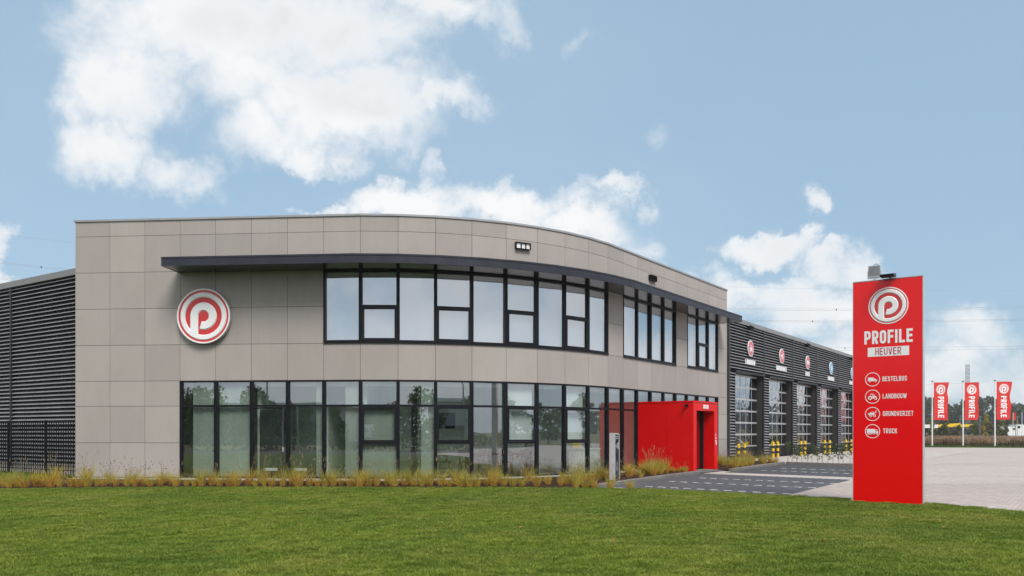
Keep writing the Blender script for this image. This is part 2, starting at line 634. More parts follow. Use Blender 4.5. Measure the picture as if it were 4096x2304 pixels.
def text_quads(s, height=1.0, xs=1.0, gap=.115, wd=.50):
    """list of (stroke index, quad) and the total width; origin at the baseline left"""
    out, x, k = [], 0.0, 0
    for ch in s:
        if ch == ' ':
            x += .3
            continue
        w, st = glyph(ch, wd)
        for pl in st:
            for q in strip(pl, TS):
                out.append((k % 7, [((x + a) * height * xs, b * height) for a, b in q]))
            k += 1
        x += w + gap
    return out, (x - gap) * height * xs


def put_quads(mb, quads, F, thick=0.0, step=.0006):
    """F(x, y, lift) -> world point"""
    for k, q in quads:
        if thick:
            base = [F(a, b, 0.0) for a, b in q]
            top = [F(a, b, thick + k * step) for a, b in q]
            i = len(mb.v)
            mb.v += [tuple(p) for p in base + top]
            for g in ((4, 5, 6, 7), (0, 1, 5, 4), (1, 2, 6, 5), (2, 3, 7, 6), (3, 0, 4, 7)):
                mb.f.append(tuple(i + j for j in g))
        else:
            mb.poly([F(a, b, k * step) for a, b in q])


def circ(r, n=48, cx=0, cy=0, a0=0, a1=360):
    return [(cx + r * math.cos(R(a0 + (a1 - a0) * i / n)), cy + r * math.sin(R(a0 + (a1 - a0) * i / n))) for i in range(n + (0 if a1 - a0 == 360 else 1))]


def ring(mb, F, r0, r1, l0, l1, n=64, a0=0, a1=360):
    """raised ring sector with bevelled sides"""
    full = abs(a1 - a0) == 360
    m = n if full else n + 1
    k = len(mb.v)
    bv = min((r1 - r0) * .14, .012 * 3)
    for i in range(m):
        a = R(a0 + (a1 - a0) * i / n)
        c, s_ = math.cos(a), math.sin(a)
        for rr, ll in ((r0, l0), (r0 + bv, l1), (r1 - bv, l1), (r1, l0)):
            mb.v.append(tuple(F(c * rr, s_ * rr, ll)))
    for i in range(n):
        j = (i + 1) % m
        for q in range(3):
            mb.f.append((k + i * 4 + q, k + i * 4 + q + 1, k + j * 4 + q + 1, k + j * 4 + q))


def disc(mb, F, r, lift, n=64, cx=0, cy=0):
    """flat disc as rings, so that it can follow a bent sheet"""
    k = len(mb.v)
    mb.v.append(tuple(F(cx, cy, lift)))
    rs = [r * .33, r * .66, r]
    for rr in rs:
        for x, y in circ(rr, n, cx, cy):
            mb.v.append(tuple(F(x, y, lift)))
    for i in range(n):
        j = (i + 1) % n
        mb.f.append((k, k + 1 + i, k + 1 + j))
        for g in range(2):
            o = k + 1 + g * n
            mb.f.append((o + i, o + n + i, o + n + j, o + j))


def logo(F, rad, parent, lift=.0, thick=.02, rim=True):
    """round emblem: red disc, white rim and ring, white P with an open bowl"""
    G = lambda x, y, l: F(x * rad, y * rad, l)
    b = MB()
    disc(b, G, .955, lift)
    obj('emblem_disc', b, 'redlogo', parent)
    if rim:
        b = MB()
        ring(b, G, .94, 1.0, lift, lift + thick * .8)
        obj('emblem_rim', b, 'letter', parent)
    b = MB()
    ring(b, G, .68, .87, lift, lift + thick)
    obj('emblem_ring', b, 'letter', parent)
    b = MB()
    ring(b, G, .195, .50, lift, lift + thick * 1.02, 44, 180, -106)
    s1 = lift + thick * 1.05
    xs, y0 = (-.50, -.195), .0
    pts = [(xs[0] + .03, .01), (xs[1] - .03, .01), (xs[1] - .03, -.70), (xs[0] + .03, -.585)]
    b.poly([G(x, y, s1) for x, y in pts][::-1])
    for (xa, ya, xb, yb) in ((xs[0], .01, xs[0] + .03, .01), (xs[1], .01, xs[1] - .03, .01)):
        yl = -.56 if xa == xs[0] else -.71
        b.poly([G(xa, ya, lift), G(xb, yb, s1), G(xb, yl, s1), G(xa, yl, lift)])
    obj('emblem_letter', b, 'letter', parent)


# vehicle pictograms, unit box about 1 wide, centred
ICON = {
    'van': ([[(-.5, -.2), (-.47, .22), (.08, .22), (.30, .05), (.48, -.03), (.5, -.2)]],
            [(-.28, -.22, .10), (.33, -.22, .10)], [[(.12, .17), (.12, .05), (.27, .05)]]),
    'tractor': ([[(-.45, -.02), (-.42, .08), (-.25, .10), (-.22, .34), (.08, .34), (.10, .10), (.17, .10), (.17, .30), (.21, .30), (.21, .09), (.42, .05), (.45, -.10), (.30, -.22), (-.10, -.22)]],
                [(-.25, -.14, .23), (.36, -.22, .15)], [[(-.16, .28), (-.18, .10), (.03, .10), (.02, .28)]]),
    'loader': ([[(-.48, -.10), (-.46, .06), (-.30, .10), (-.30, .18), (-.18, .18), (-.16, .12), (-.10, .12), (-.10, .26), (.10, .26), (.14, .08), (.34, .26), (.32, .32), (.42, .46), (.40, .30), (.50, .22), (.38, .20), (.18, -.02), (.22, -.14), (-.30, -.16)]],
               [(-.18, -.20, .15), (.22, -.20, .15)], [[(-.05, .22), (-.05, .12), (.06, .12), (.06, .22)]]),
    'truck': ([[(-.5, -.14), (-.5, .22), (.24, .22), (.24, -.14)], [(.27, -.22), (.27, .16), (.40, .16), (.5, -.04), (.5, -.22)], [(-.45, -.22), (-.45, -.15), (.26, -.15), (.26, -.22)]],
              [(-.38, -.24, .07), (-.25, -.24, .07), (-.12, -.24, .07), (.12, -.24, .07), (.40, -.24, .08)], [[(.31, .11), (.31, .0), (.45, .0), (.39, .11)]]),
    'wash': ([[(-.12, -.42), (-.12, .30), (.02, .42), (.16, .30), (.16, -.42)], [(-.40, .0), (-.40, .1), (-.2, .1), (-.2, .0)], [(-.40, -.2), (-.40, -.1), (-.2, -.1), (-.2, -.2)], [(.24, .0), (.24, .1), (.42, .1), (.42, .0)]], [], []),
}


def icon(F, kind, size, parent, fill='letter', back='red', lift=.003):
    G = lambda x, y, l: F(x * size, y * size, l)
    polys, wheels, holes = ICON[kind]
    b = MB()
    for i, p in enumerate(polys):
        b.poly([G(x, y, lift + i * .0006) for x, y in p])
    for (x, y, r) in wheels:
        b.poly([G(px, py, lift + .004) for px, py in circ(r, 20, x, y)])
    obj('pictogram', b, fill, parent)
    b = MB()
    for (x, y, r) in wheels:
        b.poly([G(px, py, lift + .0058) for px, py in circ(r * .5, 14, x, y)])
        for q in strip(circ(r * 1.16, 20, x, y, 0, 180), r * .2):
            b.poly([G(px, py, lift + .0025) for px, py in q])
    for p in holes:
        b.poly([G(x, y, lift + .0032) for x, y in p])
    if b.f:
        obj('pictogram_gap', b, back, parent)

# ------------------------------------------------------------------ ground
FD = Vector((.5857, .8105)).normalized()      # along the entrance front and the hall
FN = Vector((FD.y, -FD.x))                    # outwards from it


def gz(y):
    return min(max((y - 22) / 20, 0), 1) * .28


def clip(poly, f):
    out = []
    for i in range(len(poly)):
        a, b = poly[i - 1], poly[i]
        fa, fb = f(a), f(b)
        if (fa >= 0) != (fb >= 0):
            t = fa / (fa - fb)
            out.append((a[0] + (b[0] - a[0]) * t, a[1] + (b[1] - a[1]) * t))
        if fb >= 0:
            out.append(b)
    return out


def ground_poly(mb, pts, dz):
    for lo, hi in ((-1e9, 22), (22, 42), (42, 1e9)):
        p = clip(clip(pts, lambda q: q[1] - lo), lambda q: hi - q[1])
        if len(p) > 2:
            ar = sum(p[i - 1][0] * p[i][1] - p[i][0] * p[i - 1][1] for i in range(len(p)))
            if ar < 0:
                p = p[::-1]
            mb.poly([(x, y, gz(y) + dz) for x, y in p])


def inside(p, poly):
    r = False
    for i in range(len(poly)):
        (x0, y0), (x1, y1) = poly[i - 1], poly[i]
        if (y0 > p[1]) != (y1 > p[1]) and p[0] < (x1 - x0) * (p[1] - y0) / (y1 - y0) + x0:
            r = not r
    return r


def _brick(c0, c1, joint, sc=1.0, jm=.05):
    def bld(t, b):
        g = t.nodes.new('ShaderNodeNewGeometry').outputs['Position']
        mp = t.nodes.new('ShaderNodeMapping')
        mp.inputs['Rotation'].default_value = (0, 0, -math.atan2(FD.y, FD.x))
        t.links.new(g, mp.inputs[0])
        br = t.nodes.new('ShaderNodeTexBrick')
        br.inputs['Color1'].default_value = (*c0, 1)
        br.inputs['Color2'].default_value = (*c1, 1)
        br.inputs['Mortar'].default_value = (*joint, 1)
        br.inputs['Scale'].default_value = 1.0
        br.inputs['Brick Width'].default_value = .21
        br.inputs['Row Height'].default_value = .105
        br.inputs['Mortar Size'].default_value = .004
        t.links.new(mp.outputs[0], br.inputs['Vector'])
        f = tnoise(t, .5, 5, .6, 'World')
        c = tmix(t, tmath(t, 'MULTIPLY', f, .5), br.outputs[0], tmix(t, f, (c0[0] * .8, c0[1] * .8, c0[2] * .8), c1))
        st = tramp(t, tnoise(t, .16, 6, .65, 'World', (1, 2.2, 1)), [(.5, (0, 0, 0)), (.72, (.4, .4, .4))])
        c = tmix(t, st, c, (c0[0] * .62, c0[1] * .62, c0[2] * .62))
        t.links.new(c, b.inputs['Base Color'])
        tbump(t, b, tnoise(t, 70, 3, .6, 'World'), .2, .003)
    return bld


LP0, LP1 = (.41, .355, .335), (.51, .45, .425)
DP0, DP1 = (.066, .067, .078), (.105, .106, .12)
M['lightpave'] = mat('light_pavers', LP0, .85, spec=.3, build=_brick(LP0, LP1, (.30, .275, .25)))
M['darkpave'] = mat('dark_pavers', DP0, .75, spec=.4, build=_brick(DP0, DP1, (.045, .045, .05)))
M['lightblock'] = noisy('light_paver_block', (.38, .328, .31), (.51, .45, .425), 3.0, .85, bump=.2, bscale=90, rnd_amt=.22, spec=.3)
M['darkblock'] = noisy('dark_paver_block', DP0, DP1, 3.0, .75, bump=.2, bscale=90, rnd_amt=.3)
M['dash'] = noisy('white_paver_block', (.50, .50, .49), (.66, .66, .65), 8, .8, bump=.15, bscale=80)
M['joint_sand'] = noisy('joint_sand', (.20, .18, .165), (.27, .245, .22), 4, .95)
M['concrete'] = noisy('pale_concrete', (.40, .365, .335), (.50, .46, .43), .8, .85, bump=.15, bscale=40, spec=.3)
M['kerb'] = noisy('kerb_concrete', (.13, .12, .115), (.21, .195, .185), 5, .85, bump=.25, bscale=50, rnd_amt=.15, spec=.3)
M['soil'] = noisy('mulch', (.022, .011, .007), (.07, .036, .022), 9, .95, bump=.9, bscale=34, bdist=.03, spec=.2)
M['gravel'] = noisy('pale_gravel', (.26, .25, .235), (.52, .51, .48), 42, .9, detail=2, bump=.9, bscale=36, bdist=.02, spec=.3)
M['greygravel'] = noisy('grey_gravel', (.08, .085, .09), (.22, .225, .23), 42, .9, detail=2, bump=.9, bscale=36, bdist=.02, spec=.3)
M['asphalt'] = noisy('asphalt', (.045, .045, .047), (.06, .06, .062), 3, .9, bump=.2, bscale=90)
M['field'] = noisy('rough_field', (.075, .085, .03), (.16, .125, .06), .25, .95)
M['lawn'] = noisy('lawn_base', (.05, .075, .012), (.085, .11, .02), 1.1, .95, bump=.6, bscale=30, bdist=.02, spec=.15)

g = MB()
ys = [-1500, 0, 22, 42, 120, 3500]
xs = [-3000, -60, 60, 3000]
for i in range(len(ys) - 1):
    for j in range(len(xs) - 1):
        g.poly([(x, y, gz(y) - .09) for x, y in ((xs[j], ys[i]), (xs[j + 1], ys[i]), (xs[j + 1], ys[i + 1]), (xs[j], ys[i + 1]))])
struct('ground', g, 'field')

EDGE = [(-14.98, 23.41), (-11.58, 23.93), (-7.94, 24.2), (-3.36, 24.04), (-.36, 23.93), (2.61, 23.72), (4.04, 23.41), (5.65, 22.26), (6.75, 21.38),
        (7.73, 20.48), (8.52, 19.96), (9.71, 18.84), (10.31, 17.67), (10.68, 16.69)]
LAWN = [(-60, 23.2)] + EDGE + [(10.95, 15.3), (11.1, 12), (11.2, 4), (11.2, -8), (-60, -8)]
g = MB()
g.poly([(x, y, 0) for x, y in LAWN][::-1])
lawn = struct('lawn', g, 'lawn')
g = MB()
g.poly([(-60, 23.2, 0), (-15.7, 23.38, 0), (-15.9, 26.9, .10), (-14.6, 27.35, .15), (-19.6, 31.0, .17), (-60, 57, .2)])
struct('lawn_slope', g, 'lawn')
g = MB()
g.poly([(-300, -8, -.01), (-300, -15, -.01), (300, -15, -.01), (300, -8, -.01)])
struct('road', g, 'asphalt')

# paved yard
HO = Vector((10.504, 39.084))


def hp(s, off=0.0):
    q = HO + FD * s + FN * off
    return (q.x, q.y)


YARD = [(10.95, 15.3), (11.1, 12), (11.2, 4), (11.2, -8), (70, -8), (70, 63.5), (45.1, 70.5), (37.5, 72.8), (30, 74.5), hp(32.5), hp(0), (9.8, 38.1), (8.3, 31.9), (6.9, 29.9),
        (5.8, 28.4), (4.7, 26.9), (3.6, 25.3), (2.75, 24.1), (2.61, 23.72), (4.04, 23.41), (5.65, 22.26), (6.75, 21.38), (7.73, 20.48), (8.52, 19.96), (9.71, 18.84), (10.31, 17.67), (10.68, 16.69)]
g = MB()
ground_poly(g, YARD, -.012)
yard = struct('paved_yard', g, 'lightpave')
PARK_A = [(2.75, 24.15), (3.6, 25.35), (4.7, 26.9), (5.8, 28.45), (7.2, 30.25), (7.71, 29.77), (11.41, 27.0), (7.17, 21.15), (6.75, 21.38), (5.65, 22.26), (4.04, 23.41)]
PARK_B = [(8.2, 30.77), (11.98, 28.1), (16.2, 33.9), (12.55, 36.75), (10.67, 34.3), (8.6, 31.3)]
PATH = [(7.2, 30.25), (7.71, 29.77), (11.41, 27.0), (11.98, 28.1), (8.2, 30.77), (8.6, 31.35), (8.2, 31.9), (6.9, 30.0)]


def pave(root, pts, blockname, matname, n_single, dz, pred, thick=.02):
    """lay blocks row by row along the front; the nearest ones are objects of their own"""
    uv = [((x * FD.x + y * FD.y), (x * FN.x + y * FN.y)) for x, y in pts]
    u0, u1 = min(a for a, _ in uv), max(a for a, _ in uv)
    v0, v1 = min(b for _, b in uv), max(b for _, b in uv)
    cells = []
    j = int(v0 / .105)
    while j * .105 < v1:
        i = int(u0 / .21) - 1
        while i * .21 < u1:
            u = (i + (.5 if j % 2 else 0)) * .21
            v = j * .105
            c = FD * u + FN * v
            if inside((c.x, c.y), pts) and pred(c):
                cells.append((c.length, c.x, c.y))
            i += 1
        j += 1
    cells.sort()
    ex, ey = FD * .103, FN * .0505

    def block(mb, x, y, z):
        k = len(mb.v)
        for dzz, sh in ((-thick, 1.0), (0.0, .965)):
            for a, b in ((-1, -1), (1, -1), (1, 1), (-1, 1)):
                mb.v.append((x + (ex.x * a + ey.x * b) * sh, y + (ex.y * a + ey.y * b) * sh, z + dzz))
        for q in ((4, 5, 6, 7), (0, 1, 5, 4), (1, 2, 6, 5), (2, 3, 7, 6), (3, 0, 4, 7)):
            mb.f.append(tuple(k + t for t in (q if FD.cross(FN) > 0 else q[::-1])))
    me = None
    for (_, x, y) in cells[:n_single]:
        if me is None:
            b = MB()
            block(b, 0, 0, 0)
            me = bpy.data.meshes.new(blockname)
            me.from_pydata(b.v, [], b.f)
            me.materials.append(M[matname])
        o = inst(blockname, me, root)
        o.location = (x, y, gz(y) + dz + rnd.uniform(-.0012, .0012))
        o.rotation_euler = (rnd.uniform(-.006, .006), rnd.uniform(-.006, .006), rnd.uniform(-.008, .008))
    b = MB()
    for (_, x, y) in cells[n_single:]:
        block(b, x, y, gz(y) + dz + rnd.uniform(-.0012, .0012))
    if b.f:
        o = obj(blockname + '_field', b, matname, root)
        o['kind'] = 'stuff'


pave(yard, YARD, 'paver', 'lightblock', 300, .0,
     lambda c: c.y < 25.5 and c.y > 14 and c.x < .70 * c.y + .6 and not inside((c.x, c.y), PARK_A) and not inside((c.x, c.y), PARK_B) and not inside((c.x, c.y), PATH))
g = MB()
ground_poly(g, PARK_A, -.006)
parkA = struct('parking_bay', g, 'joint_sand')
# dashed bay lines: every other block of a row is white
DASH_A = [((6.63, 27.82), (10.21, 25.39), 12), ((5.25, 26.22), (8.92, 23.79), 12), ((4.15, 24.24), (7.5, 21.89), 11)]
DASH_B = [((10.08, 32.0), (12.95, 30.0), 10), ((11.38, 33.45), (13.9, 31.7), 9)]
dash_pts = []
for a, b, n in DASH_A + DASH_B:
    for k in range(n):
        t = k / (n - 1)
        dash_pts.append((a[0] + (b[0] - a[0]) * t, a[1] + (b[1] - a[1]) * t))
near_dash = lambda c: all(abs((c.x - x) * FN.x + (c.y - y) * FN.y) > .155 or abs((c.x - x) * FD.x + (c.y - y) * FD.y) > .10 for x, y in dash_pts)
pave(parkA, PARK_A, 'dark_paver', 'darkblock', 300, .004, near_dash)
g = MB()
ground_poly(g, PARK_B, -.006)
parkB = struct('parking_bay_beyond_the_path', g, 'joint_sand')
pave(parkB, PARK_B, 'dark_paver', 'darkblock', 120, .004, near_dash)
b = MB()
b.obox((-FN.x * .105 - FD.x * .05, -FN.y * .105 - FD.y * .05, -.03), (FN.x * .21, FN.y * .21, 0), (FD.x * .1, FD.y * .1, 0), (0, 0, .035))
me = bpy.data.meshes.new('white_paver')
me.from_pydata(b.v, [], b.f)
me.materials.append(M['dash'])
nA = sum(n for *_, n in DASH_A)
for k, (x, y) in enumerate(dash_pts):
    o = inst('white_paver', me, parkA if k < nA else parkB)
    o.location = (x, y, gz(y) + .001)
g = MB()
ground_poly(g, PATH, .001)
struct('entrance_path', g, 'concrete')
# concrete apron in front of the hall doors
g = MB()
ground_poly(g, [hp(.6), hp(32), hp(32, 7.5), hp(4.5, 7.5), (12.75, 36.9), (11.7, 39.2)], -.004)
struct('hall_apron', g, 'concrete')

# ------------------------------------------------------------------ office front plan
P = [Vector(p) for p in ((-14.361, 26.308), (-13.17, 26.207), (-11.979, 26.106), (-10.788, 26.005), (-9.597, 25.904), (-8.406, 25.803), (-7.215, 25.702), (-6.024, 25.601),
     (-4.833, 25.5), (-3.638, 25.543), (-2.456, 25.723), (-1.303, 26.037), (-.193, 26.482), (.858, 27.05), (1.838, 27.734), (2.733, 28.527), (3.531, 29.417),
     (4.223, 30.392), (4.923, 31.361), (5.623, 32.33), (6.323, 33.298), (7.023, 34.267), (7.723, 35.236), (8.423, 36.205), (9.124, 37.174), (9.814, 38.129), (10.504, 39.084))]
NSEG = len(P) - 1
DS = [(P[i + 1] - P[i]).normalized() for i in range(NSEG)]
LS = [(P[i + 1] - P[i]).length for i in range(NSEG)]
NS = [Vector((d.y, -d.x)) for d in DS]


def fp(i, u, off, z):
    q = P[i] + DS[i] * u + NS[i] * off
    return Vector((q.x, q.y, z))


def fbox(mb, i, u0, u1, o0, o1, z0, z1):
    a = fp(i, u0, o0, z0)
    mb.obox(a, fp(i, u1, o0, z0) - a, fp(i, u0, o1, z0) - a, (0, 0, z1 - z0))


def off_pt(k, off):
    """mitred offset of plan vertex k"""
    if k == 0:
        q = P[0] + NS[0] * off
    elif k == NSEG:
        q = P[NSEG] + NS[-1] * off
    else:
        m = (NS[k - 1] + NS[k]).normalized()
        q = P[k] + m * (off / m.dot(NS[k]))
    return q


ROWS = [.207, 1.33, 2.525, 3.345, 4.52, 5.71, 6.90, 8.088, 8.585]
TOPZ = 8.64

# planting bed along the front: outer rim and the front itself
BED_OUT = {0: (-14.36, 23.5), 3: (-10.8, 24.0), 6: (-7.2, 24.2), 8: (-4.8, 24.08), 10: (-2.4, 24.0), 12: (0, 23.92), 13: (1.6, 23.85), 14: (2.62, 23.95), 15: (3.5, 25.3), 16: (4.6, 26.9),
           17: (5.7, 28.4), 18: (6.75, 29.75)}
keys = sorted(BED_OUT)


def bed_out(k):
    lo = max(x for x in keys if x <= k)
    hi = min(x for x in keys if x >= k)
    a, b = Vector(BED_OUT[lo]), Vector(BED_OUT[hi])
    return a if lo == hi else a.lerp(b, (k - lo) / (hi - lo))


def bed_z(q):
    return .02 if q.x < 2.3 else gz(q.y) + .07


g = MB()
gv = MB()
NB = 4


def bedpt(k, t):
    """k plan vertex (float), t 0 at the front .. 1 at the rim"""
    i = min(int(k), 17)
    f = k - i
    a = P[i].lerp(P[i + 1], f)
    o = bed_out(i).lerp(bed_out(i + 1), f)
    q = a.lerp(o, t)
    z0, z1 = .17, bed_z(o)
    return Vector((q.x, q.y, z0 + (z1 - z0) * t))


for k in range(18):
    for j in range(NB):
        g.poly([bedpt(k, j / NB), bedpt(k, (j + 1) / NB), bedpt(k + 1, (j + 1) / NB), bedpt(k + 1, j / NB)])
    w0, w1 = [.42 / (bed_out(q) - P[q]).length for q in (k, k + 1)]
    up = Vector((0, 0, .02))
    gv.poly([bedpt(k, 0) + up, bedpt(k, w0) + up, bedpt(k + 1, w1) + up, bedpt(k + 1, 0) + up])
g.poly([(-16.6, 26.9, .10), (-16.6, 23.35, .02), (-14.36, 23.5, .02), (-14.36, 26.3, .17)])
struct('planting_bed', g, 'soil')
struct('gravel_margin', gv, 'gravel')
BED2 = [(8.25, 32.0), (8.62, 31.45), (10.69, 34.4), (12.55, 36.75), (12.5, 37.2), (11.7, 39.1), (11.3, 40.2), hp(0), (9.1, 37.2)]
g = MB()
ground_poly(g, BED2, .05)
struct('planting_bed_by_the_hall', g, 'soil')
g = MB()
ground_poly(g, [(6.9, 29.95), (7.25, 30.3), (8.62, 31.95), (8.9, 32.6), (8.4, 32.8)], .03)
struct('gravel_by_the_door', g, 'greygravel')
HB0 = Vector((12.6, 36.8))
HBD = FN
g = MB()
g.poly([(q.x, q.y, gz(q.y) + .02) for q in (HB0, HB0 + HBD * 5, HB0 + HBD * 5 + FD * .35, HB0 + FD * .35)])
struct('hedge_bed', g, 'soil')


def kerb(pts, label, z_up=.11, drop_last=False):
    root = tag(thing('kerb', label, 'kerb', (pts[0][0], pts[0][1], gz(pts[0][1]))), kind='structure')
    for a, b in zip(pts[:-1], pts[1:]):
        a, b = Vector(a), Vector(b)
        L = (b - a).length
        n = max(1, round(L / 1.0))
        d = (b - a) / L
        nn = Vector((d.y, -d.x))
        for i in range(n):
            p0 = a + d * (L * i / n + .004)
            p1 = a + d * (L * (i + 1) / n - .004)
            m = MB()
            z0, z1 = gz(p0.y) - .06, gz(p1.y) - .06
            k = len(m.v)
            prof = [(0, 0), (.0, z_up + .04), (.025, z_up + .06), (.15, z_up + .06), (.15, 0)]
            A = [Vector((p0.x - nn.x * o, p0.y - nn.y * o, z0 + h)) for o, h in prof]
            B = [Vector((p1.x - nn.x * o, p1.y - nn.y * o, z1 + h)) for o, h in prof]
            m.v = [tuple(q) for q in A + B]
            np_ = len(prof)
            for t in range(np_):
                u = (t + 1) % np_
                m.f.append((t, u, np_ + u, np_ + t))
            m.f.append(tuple(range(np_))[::-1])
            m.f.append(tuple(range(np_, 2 * np_)))
            obj('kerb_stone', m, 'kerb', root)


kerb([(2.66, 23.75), (2.78, 24.1), (3.62, 25.3), (4.72, 26.88), (5.82, 28.42), (7.05, 30.05)], 'low grey kerb between grass bed and parking bay')
kerb([(8.62, 31.3), (10.69, 34.28), (12.5, 36.62)], 'low grey kerb in front of the grasses by the hall')
kerb([(12.56, 36.7), (12.56 + FN.x * 5.0, 36.7 + FN.y * 5.0)], 'low grey kerb under the row of young shrubs')

# ------------------------------------------------------------------ office building
office = thing('office_building', 'two storey office with curved front of grey beige panels and black windows', 'building', (P[10].x, P[10].y, .2))
UP_G = {**{c: 'full' for c in (7, 9, 11, 13, 15)}, **{c: 'split' for c in (8, 10, 12, 14)}, **{c: 'full' for c in (17, 18, 19, 20)}, 22: 'full', 23: 'split', 24: 'full'}
GR_G = list(range(3, 25))

wall = MB()
for i in range(NSEG):
    zs = [(.15, TOPZ - .09)]
    if i in GR_G:
        zs = [(3.36, TOPZ - .09)]
    out = []
    for a, b in zs:
        if i in UP_G:
            out += [(a, 4.49), (6.99, b)]
        else:
            out.append((a, b))
    for a, b in out:
        fbox(wall, i, 0, LS[i], -.22, -.036, a, b)
facade = obj('facade_wall', wall, 'joint', office)
for i in range(NSEG):
    for r in range(8):
        z0, z1 = ROWS[r], ROWS[r + 1]
        if i in GR_G and r < 3:
            continue
        if i in UP_G and r in (4, 5):
            continue
        m = MB()
        e = .006
        fbox(m, i, e, LS[i] - e, -.03, 0, z0 + e, z1 - e)
        obj('panel', m, 'panel', facade)
# end walls
nin = -NS[0]
m = MB()
a = fp(0, .004, -.037, .15)
m.obox(a, Vector((nin.x * 9, nin.y * 9, 0)), Vector((DS[0].x * .2, DS[0].y * .2, 0)), (0, 0, TOPZ - .3))
obj('end_wall', m, 'panel', office)
m = MB()
nin = -NS[-1]
a = fp(NSEG - 1, LS[-1] - .004, -.037, .15)
m.obox(a, Vector((nin.x * 9, nin.y * 9, 0)), Vector((-DS[-1].x * .2, -DS[-1].y * .2, 0)), (0, 0, TOPZ - .3))
obj('end_wall', m, 'panel', office)
# coping
m = MB()
for k in range(NSEG):
    a0, a1 = off_pt(k, .035), off_pt(k + 1, .035)
    b0, b1 = off_pt(k, -.3), off_pt(k + 1, -.3)
    if k == 0:
        a0 = a0 - DS[0] * .035
        b0 = b0 - DS[0] * .035
    if k == NSEG - 1:
        a1 = a1 + DS[-1] * .035
    m.prism([(q.x, q.y, TOPZ - .065) for q in (a0, a1, b1, b0)], (0, 0, .065))
obj('coping', m, 'cap', office)
# roof slab and floors: outline of the front shifted inwards
inn = [off_pt(k, -.23) for k in range(NSEG + 1)]
back = [off_pt(NSEG, -9.0), Vector((2, 44)), Vector((-6, 40)), off_pt(0, -9.0)]


def slab(name, z0, z1, m):
    b = MB()
    b.prism([(q.x, q.y, z0) for q in inn + back], (0, 0, z1 - z0))
    return obj(name, b, m, office)


slab('roof', 8.2, 8.4, 'gutter')
slab('ground_slab', .05, .2, 'infloor')
slab('storey_slab', 3.42, 4.46, 'inceil')
slab('upper_ceiling', 7.0, 7.1, 'inceil')
# inner walls
m = MB()
for k in range(NSEG):
    dep = -3.6
    a, b = off_pt(k, dep), off_pt(k + 1, dep)
    m.poly([(a.x, a.y, .2), (b.x, b.y, .2), (b.x, b.y, 3.42), (a.x, a.y, 3.42)])
    a, b = off_pt(k, dep), off_pt(k + 1, dep)
    m.poly([(a.x, a.y, 4.46), (b.x, b.y, 4.46), (b.x, b.y, 7.0), (a.x, a.y, 7.0)])
obj('inner_wall', m, 'inwall', office)
for (i, u, dep0, dep1, th, mm) in ((5, .0, -.5, -3.5, .12, 'inwall'), (6, .95, -.85, -3.5, .12, 'inwall'), (8, .02, -.5, -3.5, .12, 'inwall'), (16, .4, -1.4, -3.5, .12, 'inwall'), (3, .33, -.45, -.7, .18, 'black')):
    m = MB()
    a = fp(i, u, dep0, .2)
    m.obox(a, fp(i, u, dep1, .2) - a, fp(i, u + th, dep0, .2) - a, (0, 0, 3.2))
    obj('partition', m, mm, office)
# pale screens standing close behind the glass
for (i, u0, u1, z1) in ((3, .36, LS[3] - .06, 3.33), (4, .06, LS[4] - .06, 3.33), (6, .90, LS[6] - .06, 3.33), (7, .66, LS[7] - .06, 3.33), (8, .06, LS[8] - .06, 2.46), (9, .74, LS[9] - .06, 3.33)):
    m = MB()
    fbox(m, i, u0, u1, -.20, -.16, .2, z1)
    obj('privacy_screen', m, 'film', office)

FW = .05


def frame_ring(m, i, u0, u1, z0, z1, w, o0, o1):
    fbox(m, i, u0, u0 + w, o0, o1, z0, z1)
    fbox(m, i, u1 - w, u1, o0, o1, z0, z1)
    fbox(m, i, u0 + w, u1 - w, o0, o1, z0, z0 + w)
    fbox(m, i, u0 + w, u1 - w, o0, o1, z1 - w, z1)


def pane(i, u0, u1, z0, z1, off, par, gm):
    m = MB()
    # panes skewed to vary reflections; one ground floor bay turned to mirror the totem
    sk = .042 if (i == 11 and z0 < 3) else rnd.uniform(-.014, .014)
    m.poly([fp(i, u0, off + sk, z0), fp(i, u1, off - sk, z0), fp(i, u1, off - sk, z1), fp(i, u0, off + sk, z1)])
    return obj('pane', m, gm, par)


def window(i, z0, z1, cuts, sash_in=None, gm='glass', proud=0.0):
    """one bay: outer frame, transoms at the given heights, panes between, optional opening sash"""
    L = LS[i]
    e = .004
    m = MB()
    frame_ring(m, i, e, L - e, z0, z1, FW, -.12, .012)
    tr = .034
    for z in cuts:
        fbox(m, i, FW, L - FW, -.10, .004, z - tr, z + tr)
    w = obj('window', m, 'frame', office)
    zz = [z0 + FW] + [v for z in cuts for v in (z - tr, z + tr)] + [z1 - FW]
    for k in range(len(cuts) + 1):
        a, b = zz[2 * k], zz[2 * k + 1]
        if sash_in == k:
            s_ = MB()
            frame_ring(s_, i, FW + .003, L - FW - .003, a + .003, b - .003, .058, -.09, .022)
            obj('sash', s_, 'frame', w)
            pane(i, FW + .06, L - FW - .06, a + .06, b - .06, -.035, w, gm)
        else:
            pane(i, FW, L - FW, a, b, -.06, w, gm)
    return w


